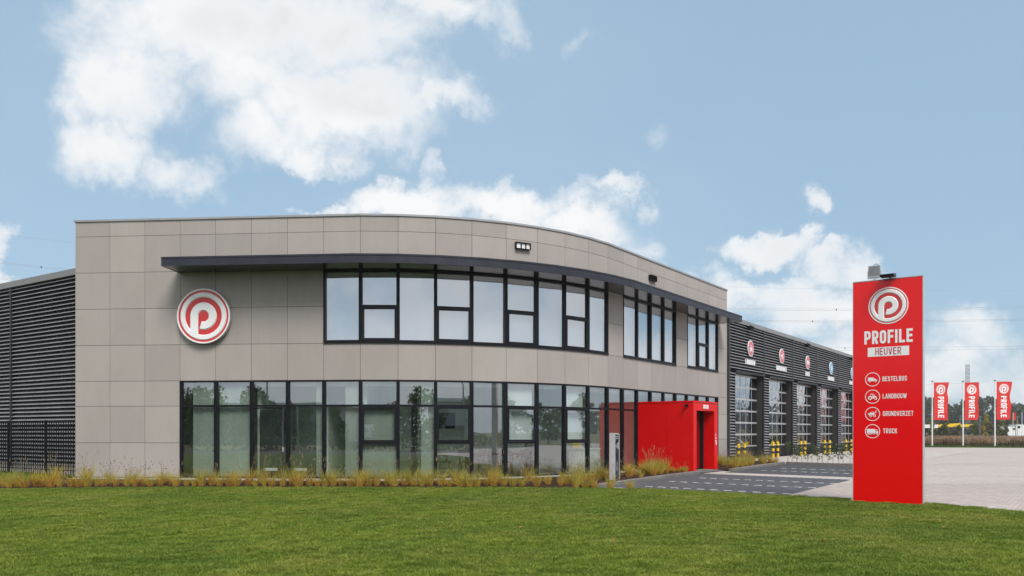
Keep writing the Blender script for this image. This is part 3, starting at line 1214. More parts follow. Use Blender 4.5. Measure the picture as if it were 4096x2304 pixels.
for i in GR_G:
    cuts, sash = [2.525], None
    if i in (8, 10, 12, 14):
        cuts, sash = [1.33, 2.525], 1
    w = window(i, .2, 3.345, cuts, sash)
    m = MB()
    fbox(m, i, .06, LS[i] - .06, -.32, -.22, 3.16, 3.30)
    obj('blind_cassette', m, 'white', w)
    if i in (12, 14):
        m = MB()
        fbox(m, i, .08, LS[i] - .08, -.235, -.225, 1.36, 3.16)
        obj('blind', m, 'blind', w)
    if i == 5:
        m = MB()
        frame_ring(m, i, .06, LS[i] - .06, .26, 2.48, .05, -.11, -.062)
        d_ = obj('door_leaf', m, 'frame', w)
        m = MB()
        fbox(m, i, LS[i] - .16, LS[i] - .12, -.05, .03, 1.05, 1.20)
        obj('door_handle', m, 'alu', w)
        m = MB()
        fbox(m, i, .13, LS[i] - .13, -.40, -.36, .2, 2.42)
        obj('inner_door', m, 'indoor', w)
    if i in (5, 6):
        m = MB()
        u = .40 if i == 5 else .18
        fbox(m, i, u, u + .42, -.13, -.10, .43, .52)
        obj('vent_plate', m, 'blind', w)
for i, typ in UP_G.items():
    w = window(i, 4.57, 6.84, [5.705] if typ == 'split' else [], 0 if typ == 'split' else None, 'glassup')
    m = MB()
    fbox(m, i, 0.0, LS[i], -.11, .045, 4.515, 4.56)
    obj('window_sill', m, 'frame', w)
    m = MB()
    fbox(m, i, 0.0, LS[i], -.12, .008, 6.845, 6.985)
    obj('head_panel', m, 'frame', w)
    m = MB()
    fbox(m, i, .05, LS[i] - .05, -.215, -.205, 4.62, 6.80)
    obj('blind', m, 'blind' if i < 15 else 'whiteblind', w)
# jambs where a window band meets panels
m = MB()
for i, u in ((3, -.012), (7, -.012), (17, -.012), (22, -.012)):
    z = (.2, 3.345) if i == 3 else (4.56, 6.85)
    fbox(m, i, u, .001, -.12, .016, *z)
for i in (24, 15, 20):
    z = (4.56, 6.85)
    fbox(m, i, LS[i] - .001, LS[i] + .012, -.12, .016, *z)
fbox(m, 24, LS[24] - .001, LS[24] + .03, -.12, .016, .2, 3.345)
obj('window_jamb', m, 'frame', office)

# canopy
can = MB()
for k in range(3, 25):
    a0, a1, b0, b1 = off_pt(k, 1.1), off_pt(k + 1, 1.1), off_pt(k, .012), off_pt(k + 1, .012)
    if k == 3:
        a0, b0 = fp(3, 0, 1.1, 0).xy, fp(3, 0, .012, 0).xy
    if k == 24:
        a1, b1 = fp(24, LS[24] + .1, 1.1, 0).xy, fp(24, LS[24] + .1, .012, 0).xy
    can.prism([(q.x, q.y, 6.852) for q in (a0, a1, b1, b0)], (0, 0, .14))
canopy = obj('canopy', can, 'soffit', office)
for k in range(3, 25):
    a0, a1, b0, b1 = off_pt(k, 1.13), off_pt(k + 1, 1.13), off_pt(k, 1.101), off_pt(k + 1, 1.101)
    c0, c1 = off_pt(k, 1.145), off_pt(k + 1, 1.145)
    g0, g1 = off_pt(k, .6), off_pt(k + 1, .6)
    if k == 3:
        a0, b0, c0, g0 = [fp(3, -.03, o, 0).xy for o in (1.13, 1.101, 1.145, .6)]
    if k == 24:
        a1, b1, c1, g1 = [fp(24, LS[24] + .13, o, 0).xy for o in (1.13, 1.101, 1.145, .6)]
    d_ = (a1 - a0).normalized() * .0015
    m = MB()
    m.prism([(q.x, q.y, 6.845) for q in (a0 + d_, a1 - d_, b1 - d_, b0 + d_)], (0, 0, .225))
    obj('fascia_panel', m, 'fascia', canopy)
    m = MB()
    m.prism([(q.x, q.y, 7.072) for q in (c0, c1, g1, g0)], (0, 0, .055))
    obj('edge_trim', m, 'fascia', canopy)
m = MB()
for i, u, sg in ((3, 0, -1), (24, LS[24] + .1, 1)):
    a = fp(i, u, .02, 6.845)
    m.obox(a, fp(i, u, 1.09, 6.845) - a, fp(i, u + sg * .03, .02, 6.845) - a, (0, 0, .225))
obj('fascia_return', m, 'fascia', canopy)

# bulkhead lamps on the upper panels
for (i, u, mm, lab) in ((12, .32, 'alu', 'wide bright louvred lamp on the curved panels above the long window band'), (18, .95, 'black', 'black box lamp on the straight panels above the canopy')):
    root = thing('wall_lamp', lab, 'lamp', fp(i, u, 0, 7.8))
    m = MB()
    w_ = .56
    fbox(m, i, u, u + w_, .004, .05, 7.78, 8.0)
    frame_ring(m, i, u, u + w_, 7.78, 8.0, .018, .05, .12)
    obj('housing', m, 'black', root)
    m = MB()
    for q in range(3):
        fbox(m, i, u + .025 + q * .175, u + .185 + q * .175, .052, .07, 7.80, 7.97)
    obj('reflector', m, 'white' if mm == 'alu' else 'black', root)
    m = MB()
    fbox(m, i, u + .20, u + .215, .07, .11, 7.80, 7.97)
    fbox(m, i, u + .375, u + .39, .07, .11, 7.80, 7.97)
    obj('louvre', m, 'black', root)

# round emblem on the left panels
root = thing('round_emblem_sign', 'large round red and white emblem on the beige wall below the canopy', 'sign', fp(4, .7, .02, 5.42 - .89))
ctr = fp(4, -.32 + 1.19 * 0, .0, 5.42)


def Femb(x, y, l):
    q = fp(4, -.33 + x, .16 + l, 5.415 + y)
    return q


m = MB()
k = 72
pts = [Femb(x, y, -.12) for x, y in circ(.89, k)]
m.prism(pts, Vector((NS[4].x * .118, NS[4].y * .118, 0)))
obj('sign_case', m, 'alu', root)
logo(Femb, .888, root, lift=.0, thick=.028)

# ------------------------------------------------------------------ hall
hall = thing('workshop_hall', 'long low dark grey corrugated workshop hall with truck doors and left wing', 'building', (HO.x, HO.y, .3))


class Fr:
    """straight wall frame: origin, direction along, outward normal"""

    def __init__(s, o, d):
        s.o, s.d = Vector(o), Vector(d).normalized()
        s.n = Vector((s.d.y, -s.d.x))

    def p(s, u, off, z):
        q = s.o + s.d * u + s.n * off
        return Vector((q.x, q.y, z))

    def box(s, mb, u0, u1, o0, o1, z0, z1):
        a = s.p(u0, o0, z0)
        mb.obox(a, s.p(u1, o0, z0) - a, s.p(u0, o1, z0) - a, (0, 0, z1 - z0))


HF = Fr(HO, FD)
WD_ = Vector((.837, -.547)).normalized()
W0 = Vector((-14.25, 27.30))
LF = Fr(W0 - WD_ * 26, WD_)      # left wing, running towards the office; u = 26 at the office


def corrugated(F, u0, u1, z0, z1, par, per=.145, dep=.10):
    """one sheet of ribbed cladding: lit ribs painted grey, shade of recess and underside painted black"""
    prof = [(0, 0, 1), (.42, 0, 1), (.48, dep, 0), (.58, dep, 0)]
    zs = [(z0, 0.0, 1)]
    k = math.floor(z0 / per)
    while zs[-1][0] < z1:
        for f, o, t in prof:
            z = (k + f) * per
            if z0 < z < z1:
                zs.append((z, o, t))
        k += 1
        if k * per > z1:
            break
    zs.append((z1, 0.0, 1))
    m = MB()
    for z, o, t in zs:
        m.v.append(tuple(F.p(u0, o, z)))
        m.v.append(tuple(F.p(u1, o, z)))
    for i in range(len(zs) - 1):
        m.f.append((2 * i, 2 * i + 1, 2 * i + 3, 2 * i + 2))
    ob = obj('corrugated_sheet', m, 'clad', par)
    ob.data.materials.append(M['groove_shade'])
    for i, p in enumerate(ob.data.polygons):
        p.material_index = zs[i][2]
    return ob


BAY = [.13, 5.29, 10.46, 15.64, 21.0, 26.6, 32.2]
HZ0, HZ1, HEAD = .43, 7.14, 4.73
hw = MB()
HF.box(hw, 0, 32.3, -.36, -.03, HEAD + .02, 7.1)
for q in range(6):
    HF.box(hw, BAY[q] - .10 if q else 0, BAY[q] + .78, -.36, -.03, .2, HEAD + .02)
HF.box(hw, 31.9, 32.3, -.36, -.03, .2, HEAD + .02)
hallwall = obj('hall_wall', hw, 'joint', hall)
for q in range(6):
    s0, s1 = BAY[q], BAY[q + 1]
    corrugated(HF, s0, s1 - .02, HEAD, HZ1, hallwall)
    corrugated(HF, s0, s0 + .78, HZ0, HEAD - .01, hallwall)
    m = MB()
    HF.box(m, s1 - .09, s1 - .01, -.02, .12, HEAD - .06, HZ1)
    obj('cover_strip', m, 'strip', hallwall)
    m = MB()
    HF.box(m, s0 - .02, s0 + .82, -.02, .03, .25, HZ0)
    obj('plinth', m, 'kerb', hallwall)
    m = MB()
    HF.box(m, s0 + .78, s0 + .84, -.34, .06, .25, HEAD)
    HF.box(m, s1 - .07, s1 + .005, -.34, .06, .25, HEAD - .062)
    HF.box(m, s0 + .84, s1 - .07, -.34, .125, HEAD - .055, HEAD + .035)
    obj('door_surround', m, 'cladtrim', hallwall)
m = MB()
HF.box(m, .05, .13, -.02, .11, HZ0, HZ1)
obj('cover_strip', m, 'strip', hallwall)
m = MB()
for q in range(6):
    HF.box(m, BAY[q] + (.0 if q else -.1), BAY[q + 1] - .004, -.3, .13, 7.14, 7.35)
obj('gutter', m, 'gutter', hall)
# sectional doors
for q in range(6):
    u0, u1 = BAY[q] + .85, BAY[q + 1] - .06
    bars = MB()
    D = -.32
    zr = [.94 + .61 * k for k in range(7)]
    ncol = 5
    cw = (u1 - u0) / ncol
    for k, z in enumerate(zr):
        h = .045 if k else .035
        HF.box(bars, u0, u1, D - .03, D + .02, z - h, min(z + h, HEAD - .06))
    for k in range(7):
        pass
    door = obj('sectional_door', bars, 'alu', hall)
    mu = MB()
    for k in range(ncol + 1):
        wdt = .035 if k in (0, ncol) else .014
        ua = u0 + k * cw
        for z in zr[:-1]:
            HF.box(mu, max(ua - wdt, u0), min(ua + wdt, u1), D - .025, D + .012, z + .045, z + .61 - .045)
    obj('glazing_bar', mu, 'alu', door)
    for z in zr[:-1]:
        for k in range(ncol):
            m = MB()
            a, b = u0 + k * cw + .014, u0 + (k + 1) * cw - .014
            m.poly([HF.p(a, D, z + .045), HF.p(b, D, z + .045), HF.p(b, D, z + .565), HF.p(a, D, z + .565)])
            obj('pane', m, 'glassdoor', door)
    m = MB()
    HF.box(m, u0, u1, D - .03, D + .02, .29, .90)
    obj('bottom_panel', m, 'cladtrim', door)
# hall inside
m = MB()
a, b = HF.p(.2, -.5, .22), HF.p(32, -.5, .22)
c, d_ = HF.p(32, -9, .22), HF.p(.2, -9, .22)
m.poly([a, b, c, d_])
m.poly([p + Vector((0, 0, 6.6)) for p in (d_, c, b, a)])
m.poly([d_, c, c + Vector((0, 0, 6.6)), d_ + Vector((0, 0, 6.6))])
obj('hall_inside', m, 'dark', hall)
# left wing
WB = [26 - 6.2 * k for k in range(5)]
lw = MB()
LF.box(lw, 0, 26, -.3, -.03, .2, 7.1)
lwall = obj('wing_wall', lw, 'joint', hall)
# cover strips seen at about 5.3 m from the office corner
WS = [26, 20.45, 14.9, 9.3, 3.7, .05]
for q in range(5):
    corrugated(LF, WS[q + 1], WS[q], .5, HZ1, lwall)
    m = MB()
    LF.box(m, WS[q + 1] - .05, WS[q + 1] + .05, -.02, .12, .4, HZ1)
    obj('cover_strip', m, 'cladtrim', lwall)
m = MB()
LF.box(m, 0, 26, -.02, .05, .15, .5)
obj('plinth', m, 'concrete', lwall)
for q in range(5):
    m = MB()
    LF.box(m, WS[q + 1] - 1.6 + .004, WS[q] - 1.6 if q else 26, -.3, .14, 7.14, 7.36)
    obj('gutter', m, 'gutter', hall)
# roof and far walls
rp = [HF.p(32.3, -.3, 0), HF.p(32.3, -34, 0), LF.p(0, -26, 0), LF.p(0, -.3, 0), LF.p(25.5, -.3, 0), Vector((-6, 38, 0)), HF.p(.0, -.3, 0)]
m = MB()
m.prism([(p.x, p.y, 7.10) for p in rp], (0, 0, .12))
obj('hall_roof', m, 'gutter', hall)
m = MB()
for a, b in ((rp[0], rp[1]), (rp[1], rp[2]), (rp[2], rp[3])):
    m.poly([(a.x, a.y, .1), (b.x, b.y, .1), (b.x, b.y, 7.1), (a.x, a.y, 7.1)])
obj('far_wall', m, 'strip', hall)

# round signs and words over the doors
SIGNS = [(2.97, 'LANDBOUW', 'tractor', 'pinkdisc', 1.44), (8.14, 'GRONDVERZET', 'loader', 'pinkdisc', 1.86), (13.3, 'TRUCK', 'truck', 'pinkdisc', .90),
         (18.86, 'TRUCKWASH', 'wash', 'bluedisc', 1.60), (24.82, 'TRUCKWASH', 'wash', 'bluedisc', 1.60)]
ORD = ['first', 'second', 'third', 'fourth', 'fifth']
for q, (s, word, ic, dm, wid) in enumerate(SIGNS):
    col = 'red' if dm == 'pinkdisc' else 'blue'
    what = {'tractor': 'tractor', 'loader': 'wheel loader', 'truck': 'lorry', 'wash': 'wash brush'}[ic]
    lab = f'round {col} {what} sign above the {ORD[q]} hall door from the office'
    root = thing('round_door_sign', lab, 'sign', HF.p(s, .05, 5.58), 'round signs over the hall doors')

    def Fs(x, y, l, s=s):
        return HF.p(s + x, .16 + l, 6.0 + y)
    m = MB()
    m.prism([Fs(x, y, -.05) for x, y in circ(.415, 40)], Vector((FN.x * .045, FN.y * .045, 0)))
    obj('sign_rim', m, 'letter', root)
    m = MB()
    disc(m, Fs, .375, .001, 40)
    obj('sign_face', m, dm, root)
    icon(Fs, ic, .50, root, 'letter', dm, .004)
    lab = f'white letters {word} above the {ORD[q]} hall door from the office'
    TS = .135
    _h2 = TS / 2
    qd, wtot = text_quads(word, 1.0, 1.0, .13, .46)
    TS = .185
    _h2 = TS / 2
    hgt = .25
    xsq = wid / (wtot * hgt)

    def Ft(x, y, l, s=s, xsq=xsq, hgt=hgt, wid=wid):
        return HF.p(s - .01 - wid / 2 + x * hgt * xsq, .105 + l, 5.16 + y * hgt)
    m = MB()
    put_quads(m, qd, Ft, .03)
    o = obj('word_sign', m, 'letter', None, origin=HF.p(s, .05, 5.16))
    tag(o, lab, 'sign', 'words over the hall doors')
# floodlights under the gutter
for q, s in enumerate((2.58, 12.8, 24.0)):
    root = thing('floodlight', ['black floodlight under the gutter above the tractor sign', 'black floodlight under the gutter above the lorry sign', 'black floodlight under the gutter beside the red totem'][q], 'floodlight', HF.p(s, .1, 7.0), 'floodlights on the hall')
    m = MB()
    HF.box(m, s - .06, s + .06, .05, .22, 6.98, 7.12)
    obj('bracket', m, 'black', root)
    m = MB()
    a = HF.p(s - .19, .20, 6.98)
    ax, an = Vector((FD.x, FD.y, 0)), Vector((FN.x, FN.y, 0))
    m.obox(a, ax * .38, an * .10 + Vector((0, 0, .16)), an * .12 - Vector((0, 0, .07)))
    obj('lamp_head', m, 'black', root)

# steel bar fence in front of the wing
FF = Fr(LF.p(0, .55, 0).xy, WD_)
fence = thing('bar_fence', 'black vertical bar fence in front of the dark wing left of the office', 'fence', FF.p(20, 0, .18))
FL = 26.25
for k in range(8):
    m = MB()
    u = FL - 2.33 - k * 2.75 if k else FL - .02
    if k == 0:
        continue
    u = 23.9 - (k - 1) * 2.65
    FF.box(m, u - .035, u + .035, -.035, .035, .12, 2.10)
    obj('post', m, 'black', fence)
for z in (2.02, 1.84, .36):
    m = MB()
    FF.box(m, 4, FL, -.02, .02, z, z + .03)
    obj('rail', m, 'black', fence)
bb = MB()
bb.box(-.010, .010, -.012, .012, .0, 1.82)
bme = bpy.data.meshes.new('bar')
bme.from_pydata(bb.v, [], bb.f)
bme.materials.append(M['black'])
nb = int((FL - 5) / .155)
ang = math.atan2(WD_.y, WD_.x)
for k in range(nb):
    o = inst('bar', bme, fence)
    q = FF.p(FL - .04 - k * .155, .033, .22) - ORG[fence.name]
    o.location = q
    o.rotation_euler = (0, 0, ang)

# ------------------------------------------------------------------ red entrance porch
PA = Vector((4.923, 31.361))
PB = PA + FN * 2.32
PC = PB + FD * 2.407
porch = thing('entrance_porch', 'bright red box porch with recessed glass door', 'porch', (PB.x, PB.y, .2))
PF = Fr(PB, FD)                    # door front, u 0..2.407
PS = Fr(PA - FN * 0, FN)           # side facing the camera, u 0..2.32; outward normal points away from the door front?
sn = Vector((-FD.x, -FD.y))


def psp(u, off, z):
    q = PA + FN * u + sn * off
    return Vector((q.x, q.y, z))


Z0, Z1 = .20, 2.80
cut = 1.235
for a, b in ((.02, cut - .004), (cut + .004, 2.318)):
    m = MB()
    o = psp(a, -.05, Z0 + .0)
    m.obox(o, psp(b, -.05, Z0) - o, psp(a, 0, Z0) - o, (0, 0, Z1 - Z0))
    obj('side_panel', m, 'redbox', porch)
m = MB()
o = psp(.0, -.10, Z0)
m.obox(o, psp(2.26, -.10, Z0) - o, psp(0, -.055, Z0) - o, (0, 0, Z1 - Z0 - .02))
obj('core_wall', m, 'joint', porch)
m = MB()
PF.box(m, .052, .302, -.42, 0, Z0, Z1)
obj('jamb_panel', m, 'redbox', porch)
m = MB()
PF.box(m, 2.066, 2.407, -.46, 0, Z0, Z1)
obj('jamb_panel', m, 'redbox', porch)
m = MB()
PF.box(m, .306, 2.062, -.44, -.002, 2.50, Z1)
obj('header_panel', m, 'redbox', porch)
m = MB()
PF.box(m, .302, 2.066, -1.4, -.46, 2.52, Z1)
PF.box(m, 2.09, 2.407, -2.3, -.47, Z0, Z1 - .01)
obj('inner_lining', m, 'redbox', porch)
m = MB()
cap = [PA - FD * .012 + FN * .02, PB + FN * .015 - FD * .012, PC + FN * .015 + FD * .012, PC - FN * 2.3 + FD * .012]
m.prism([(q.x, q.y, Z1 + .003) for q in cap], (0, 0, .02))
obj('roof', m, 'gutter', porch)
for qa, qb in zip(cap[:-1], cap[1:]):
    m = MB()
    dd = (qb - qa).normalized()
    nn_ = Vector((dd.y, -dd.x))
    o = Vector((qa.x, qa.y, Z1 + .004)) + Vector((nn_.x, nn_.y, 0)) * .004
    m.obox(o, Vector((qb.x - qa.x, qb.y - qa.y, 0)), Vector((-nn_.x * .05, -nn_.y * .05, 0)), (0, 0, .058))
    obj('roof_edge', m, 'redbox', porch)
m = MB()
PF.box(m, .28, .33, -.52, -.45, Z0, 2.5)
PF.box(m, 2.0, 2.064, -.56, -.45, Z0, 2.5)
PF.box(m, 1.12, 1.17, -.55, -.50, Z0, 2.46)
PF.box(m, .33, 2.0, -.54, -.47, 2.42, 2.5)
PF.box(m, .33, 2.0, -.54, -.49, Z0, Z0 + .06)
gd = obj('glass_door', m, 'frame', porch)
for a, b in ((.33, 1.12), (1.17, 2.0)):
    m = MB()
    m.poly([PF.p(a, -.52, Z0 + .06), PF.p(b, -.52, Z0 + .06), PF.p(b, -.52, 2.42), PF.p(a, -.52, 2.42)])
    obj('pane', m, 'glass', gd)
m = MB()
m.poly([PF.p(.2, -2.2, Z0), PF.p(2.3, -2.2, Z0), PF.p(2.3, -2.2, Z1), PF.p(.2, -2.2, Z1)])
obj('inner_door', m, 'dark', porch)
m = MB()
PF.box(m, .302, 2.066, -2.2, .0, .12, .205)
obj('threshold', m, 'kerb', porch)
TS = .14
_h2 = TS / 2
qd, wt = text_quads('INGANG', 1, 1, .14, .48)
TS = .185
_h2 = TS / 2
m = MB()
h_ = .155
put_quads(m, qd, lambda x, y, l: PF.p(.92 + x * .52 / wt, .002 + l, 2.575 + y * h_), .012)
obj('lettering', m, 'letter', porch)
qd, wt = text_quads('5', 1)
m = MB()
put_quads(m, qd, lambda x, y, l: PF.p(2.17 + x * .13 / wt, .002 + l, 1.17 + y * .19), .004)
for k in range(5):
    PF.box(m, 2.15 + (k % 2) * .02, 2.26 - (k % 3) * .012, .001, .003, 1.52 + k * .022, 1.528 + k * .022)
PF.box(m, 2.15, 2.30, .001, .003, 1.42, 1.455)
obj('house_number', m, 'letter', porch)
m = MB()
o = psp(2.0, .0, 2.66)
m.obox(o, psp(2.12, 0, 2.66) - o, psp(2.0, .10, 2.66) - o, (0, 0, .06))
o = psp(2.02, .10, 2.62)
m.obox(o, psp(2.10, .10, 2.62) - o, psp(2.02, .16, 2.62) - o, (0, 0, .09))
cmo = obj('security_camera', m, 'black', None, origin=psp(2.06, .05, 2.62))
tag(cmo, 'small black camera under the top edge of the red porch', 'camera')

# ------------------------------------------------------------------ charging post
cpx = Vector((3.27, 25.4))
zc = gz(25.4) + .10
CF = Fr(cpx - FD * .0, FD)
post = thing('charging_post', 'white and dark grey car charging post standing in the grasses', 'charger', (cpx.x, cpx.y, zc))
m = MB()
prof = [(0, 0), (0, 1.49), (.02, 1.51), (.28, 1.46), (.30, 1.44), (.30, 0)]
# white shell: two side cheeks, back and slanted top
CF.box(m, 0, .022, -.20, 0, zc, zc + 1.47)
CF.box(m, .278, .30, -.20, 0, zc, zc + 1.44)
CF.box(m, .022, .278, -.20, -.17, zc, zc + 1.47)
m.obox(CF.p(0, -.20, zc + 1.47), CF.p(.30, -.20, zc + 1.44) - CF.p(0, -.20, zc + 1.47), CF.p(0, 0, 0) - CF.p(0, -.20, 0), (0, 0, .035))
obj('shell', m, 'postwhite', post)
m = MB()
CF.box(m, .024, .276, -.165, -.008, zc + .02, zc + .98)
obj('lower_front', m, 'fascia', post)
m = MB()
m.prism([CF.p(.024, -.165, zc + .98), CF.p(.024, -.01, zc + .98), CF.p(.024, -.165, zc + 1.08)], CF.p(.276, 0, 0) - CF.p(.024, 0, 0))
obj('shelf', m, 'fascia', post)
m = MB()
m.prism([CF.p(.024, -.165, zc + 1.20), CF.p(.024, -.06, zc + 1.20), CF.p(.024, -.008, zc + 1.26), CF.p(.024, -.008, zc + 1.44), CF.p(.024, -.165, zc + 1.44)], CF.p(.276, 0, 0) - CF.p(.024, 0, 0))
head = obj('head_unit', m, 'fascia', post)
m = MB()
for u in (.07, .17):
    CF.box(m, u, u + .035, -.007, -.003, zc + 1.37, zc + 1.40)
    CF.box(m, u, u + .045, -.007, -.003, zc + 1.32, zc + 1.335)
obj('indicator', m, 'letter', head)
m = MB()
CF.box(m, .12, .18, -.007, -.001, zc + .66, zc + .86)
obj('socket_flap', m, 'black', post)
m = MB()
for k in range(10):
    CF.box(m, .132, .165 if k < 5 else .152, -.007, -.003, zc + .30 + k * .028, zc + .315 + k * .028)
obj('side_lettering', m, 'letter', post)

# ------------------------------------------------------------------ totem
T0 = Vector((8.19, 19.2))
TD = Vector((.8105, -.5857)).normalized()
TN = Vector((TD.y, -TD.x))
TF = Fr(T0, TD)
TW, TH = 1.50, 5.262
totem = thing('totem_sign', 'tall red advertising totem with white emblem and service list on the lawn edge', 'sign', (T0.x + TD.x * .75, T0.y + TD.y * .75, 0))
m = MB()
TF.box(m, .012, TW - .012, -.20, -.002, .0, TH - .006)
obj('core', m, 'cap', totem)
m = MB()
TF.box(m, .004, TW - .004, -.0015, .012, .03, TH - .012)
obj('front_sheet', m, 'red', totem)
m = MB()
TF.box(m, .004, TW - .004, -.214, -.2015, .03, TH - .012)
obj('back_sheet', m, 'red', totem)
m = MB()
for u in (-.012, TW - .001):
    TF.box(m, u, u + .013, -.216, .010, .0, TH)
TF.box(m, -.012, TW + .012, -.216, .010, TH + .002, TH + .02)
obj('edge_profile', m, 'alu', totem)
m = MB()
TF.box(m, -.06, -.013, -.12, -.02, 0, .10)
obj('anchor_foot', m, 'white', totem)


def Ftot(u0, v0):
    return lambda x, y, l: TF.p(u0 + x, .0125 + l, v0 + y)


lu, lv = 0.7735, 4.645
m = MB()
Fl = Ftot(lu, lv)
ring(m, Fl, .405, .432, .0, .006, 64)
obj('emblem_rim', m, 'letter', totem)
logo(Ftot(lu, lv), .44, totem, lift=.003, thick=.010, rim=False)


def totem_text(word, u0, u1, v0, hgt, mm='letter', lift=.002, wd=.50, gap=.115):
    qd, wt = text_quads(word, 1, 1, gap, wd)
    m = MB()
    put_quads(m, qd, lambda x, y, l: TF.p(u0 + x * (u1 - u0) / wt, .0125 + lift + l, v0 + y * hgt))
    obj('lettering', m, mm, totem)


totem_text('PROFILE', 0.2527, 1.2967, 3.7643, .312)
u0, u1, v0 = 0.3283, 1.2203, 3.466
m = MB()
m.poly([TF.p(u0, .0145, v0), TF.p(u1, .0145, v0), TF.p(u1, .0145, v0 + .215), TF.p(u0, .0145, v0 + .215)])
obj('name_plate', m, 'letter', totem)
TS = .115
_h2 = TS / 2
totem_text('HEUVER', 0.496, 1.0516, 3.4982, .165, 'redtext', .004, .46, .13)
TS = .185
_h2 = TS / 2
for (word, ic, cu, cv, u0, u1, v0) in (
        ('BESTELBUS', 'van', 0.4327, 2.928, 0.6517, 1.173, 2.875),
        ('LANDBOUW', 'tractor', 0.4327, 2.5192, 0.656, 1.1678, 2.4691),
        ('GRONDVERZET', 'loader', 0.4327, 2.1104, 0.6603, 1.3092, 2.0604),
        ('TRUCK', 'truck', 0.4327, 1.7015, 0.6647, 0.9665, 1.6547)):
    Fi = Ftot(cu, cv)
    m = MB()
    ring(m, Fi, .150, .165, .001, .003, 48)
    obj('icon_ring', m, 'letter', totem)
    icon(Fi, ic, .205 if ic != 'truck' else .25, totem, 'letter', 'red', .003)
    TS = .15
    _h2 = TS / 2
    totem_text(word, u0, u1, v0, .112, wd=.50, gap=.14)
    TS = .185
    _h2 = TS / 2
# lamps on top of the totem
for k, (u, lab) in enumerate(((.45, 'grey finned floodlight turned backwards on top of the red totem'), (.80, 'flat floodlight lying forwards on top of the red totem'))):
    root = thing('totem_floodlight', lab, 'floodlight', TF.p(u, -.1, TH + .02), 'floodlights on the totem')
    m = MB()
    TF.box(m, u - .03, u + .03, -.14, -.08, TH + .02, TH + .09)
    TF.box(m, u - .15, u - .135, -.13, -.09, TH + .085, TH + .26)
    TF.box(m, u + .135, u + .15, -.13, -.09, TH + .085, TH + .26)
    TF.box(m, u - .15, u + .15, -.13, -.09, TH + .07, TH + .085)
    if k == 0:
        obj('yoke', m, 'alu', root)
        m = MB()
        ax, an = Vector((TD.x, TD.y, 0)), Vector((TN.x, TN.y, 0))
        m.obox(TF.p(u - .13, -.16, TH + .10), ax * .26, Vector((0, 0, .27)) + an * -.02, an * .09)
        lh = obj('lamp_head', m, 'alu', root)
        for j in range(11):
            m = MB()
            m.obox(TF.p(u - .125 + j * .0245, -.07, TH + .14), ax * .008, Vector((0, 0, .235)) + an * -.02, an * .03)
            obj('cooling_fin', m, 'cap', lh)
        m = MB()
        m.tube([TF.p(u + .03 + .05 * math.cos(R(a)), -.1, TH + .36 + .05 * math.sin(R(a))) for a in range(0, 200, 20)], .006, 5)
        obj('cable_loop', m, 'black', root)
    else:
        m = MB()
        TF.box(m, u - .03, u + .03, -.14, -.08, TH + .02, TH + .06)
        obj('yoke', m, 'alu', root)
        m = MB()
        m.prism([TF.p(u - .15, .02, TH + .03), TF.p(u - .15, .30, TH + .02), TF.p(u - .15, .34, TH + .07), TF.p(u - .15, .02, TH + .12)], TF.p(.30, 0, 0) - TF.p(0, 0, 0))
        obj('lamp_head', m, 'fascia', root)
        m = MB()
        m.prism([TF.p(u - .02, -.10, TH + .05), TF.p(u - .02, .02, TH + .05), TF.p(u - .02, .02, TH + .10), TF.p(u - .02, -.10, TH + .08)], TF.p(.06, 0, 0) - TF.p(0, 0, 0))
        obj('arm', m, 'alu', root)

# ------------------------------------------------------------------ bollards
bol = thing('bollard', 'x', 'bollard', (0, 0, 0))
BR = .074
seg = [(.0, .235, 'yellow'), (.235, .36, 'blackpaint'), (.36, .52, 'yellow'), (.52, .66, 'blackpaint'), (.66, .86, 'yellow')]
for k, (a, b, mm) in enumerate(seg):
    m = MB()
    if k < 4:
        m.tube([(0, 0, a), (0, 0, b)], BR, 18, cap=False)
    else:
        m.tube([(0, 0, a), (0, 0, b - .035), (0, 0, b - .012), (0, 0, b)], [BR, BR, BR * .92, BR * .6], 18)
    obj('band', m, mm, bol, smooth=False)
bs = (.21, 1.04, 5.44, 6.25, 10.6, 11.42, 15.83, 17.05, 21.37, 22.89)
door_n = ['beside the office corner', 'between first and second hall doors', 'between second and third hall doors', 'between third and fourth hall doors', 'next to the red totem']
for k, s in enumerate(bs):
    o = bol if k == 0 else copy_tree(bol)
    q = HF.p(s, .5, .0)
    o.location = (q.x, q.y, gz(q.y) - .002)
    tag(o, f'yellow black bollard, {"left" if k % 2 == 0 else "right"} of the pair {door_n[k // 2]}', 'bollard', 'bollards in front of the hall')

# ------------------------------------------------------------------ flags
M['flag'] = noisy('flag_cloth', (.80, .055, .05), (.86, .07, .06), 1.5, .75, spec=.2)


def add_translucent(m, amt, col):
    t = m.node_tree
    b = t.nodes['Principled BSDF']
    o = t.nodes['Material Output']
    tl = t.nodes.new('ShaderNodeBsdfTranslucent')
    src = b.inputs['Base Color'].links[0].from_socket if b.inputs['Base Color'].links else None
    if src:
        t.links.new(src, tl.inputs[0])
    else:
        tl.inputs[0].default_value = (*col, 1)
    mx = t.nodes.new('ShaderNodeMixShader')
    mx.inputs[0].default_value = amt
    t.links.new(b.outputs[0], mx.inputs[1])
    t.links.new(tl.outputs[0], mx.inputs[2])
    t.links.new(mx.outputs[0], o.inputs[0])


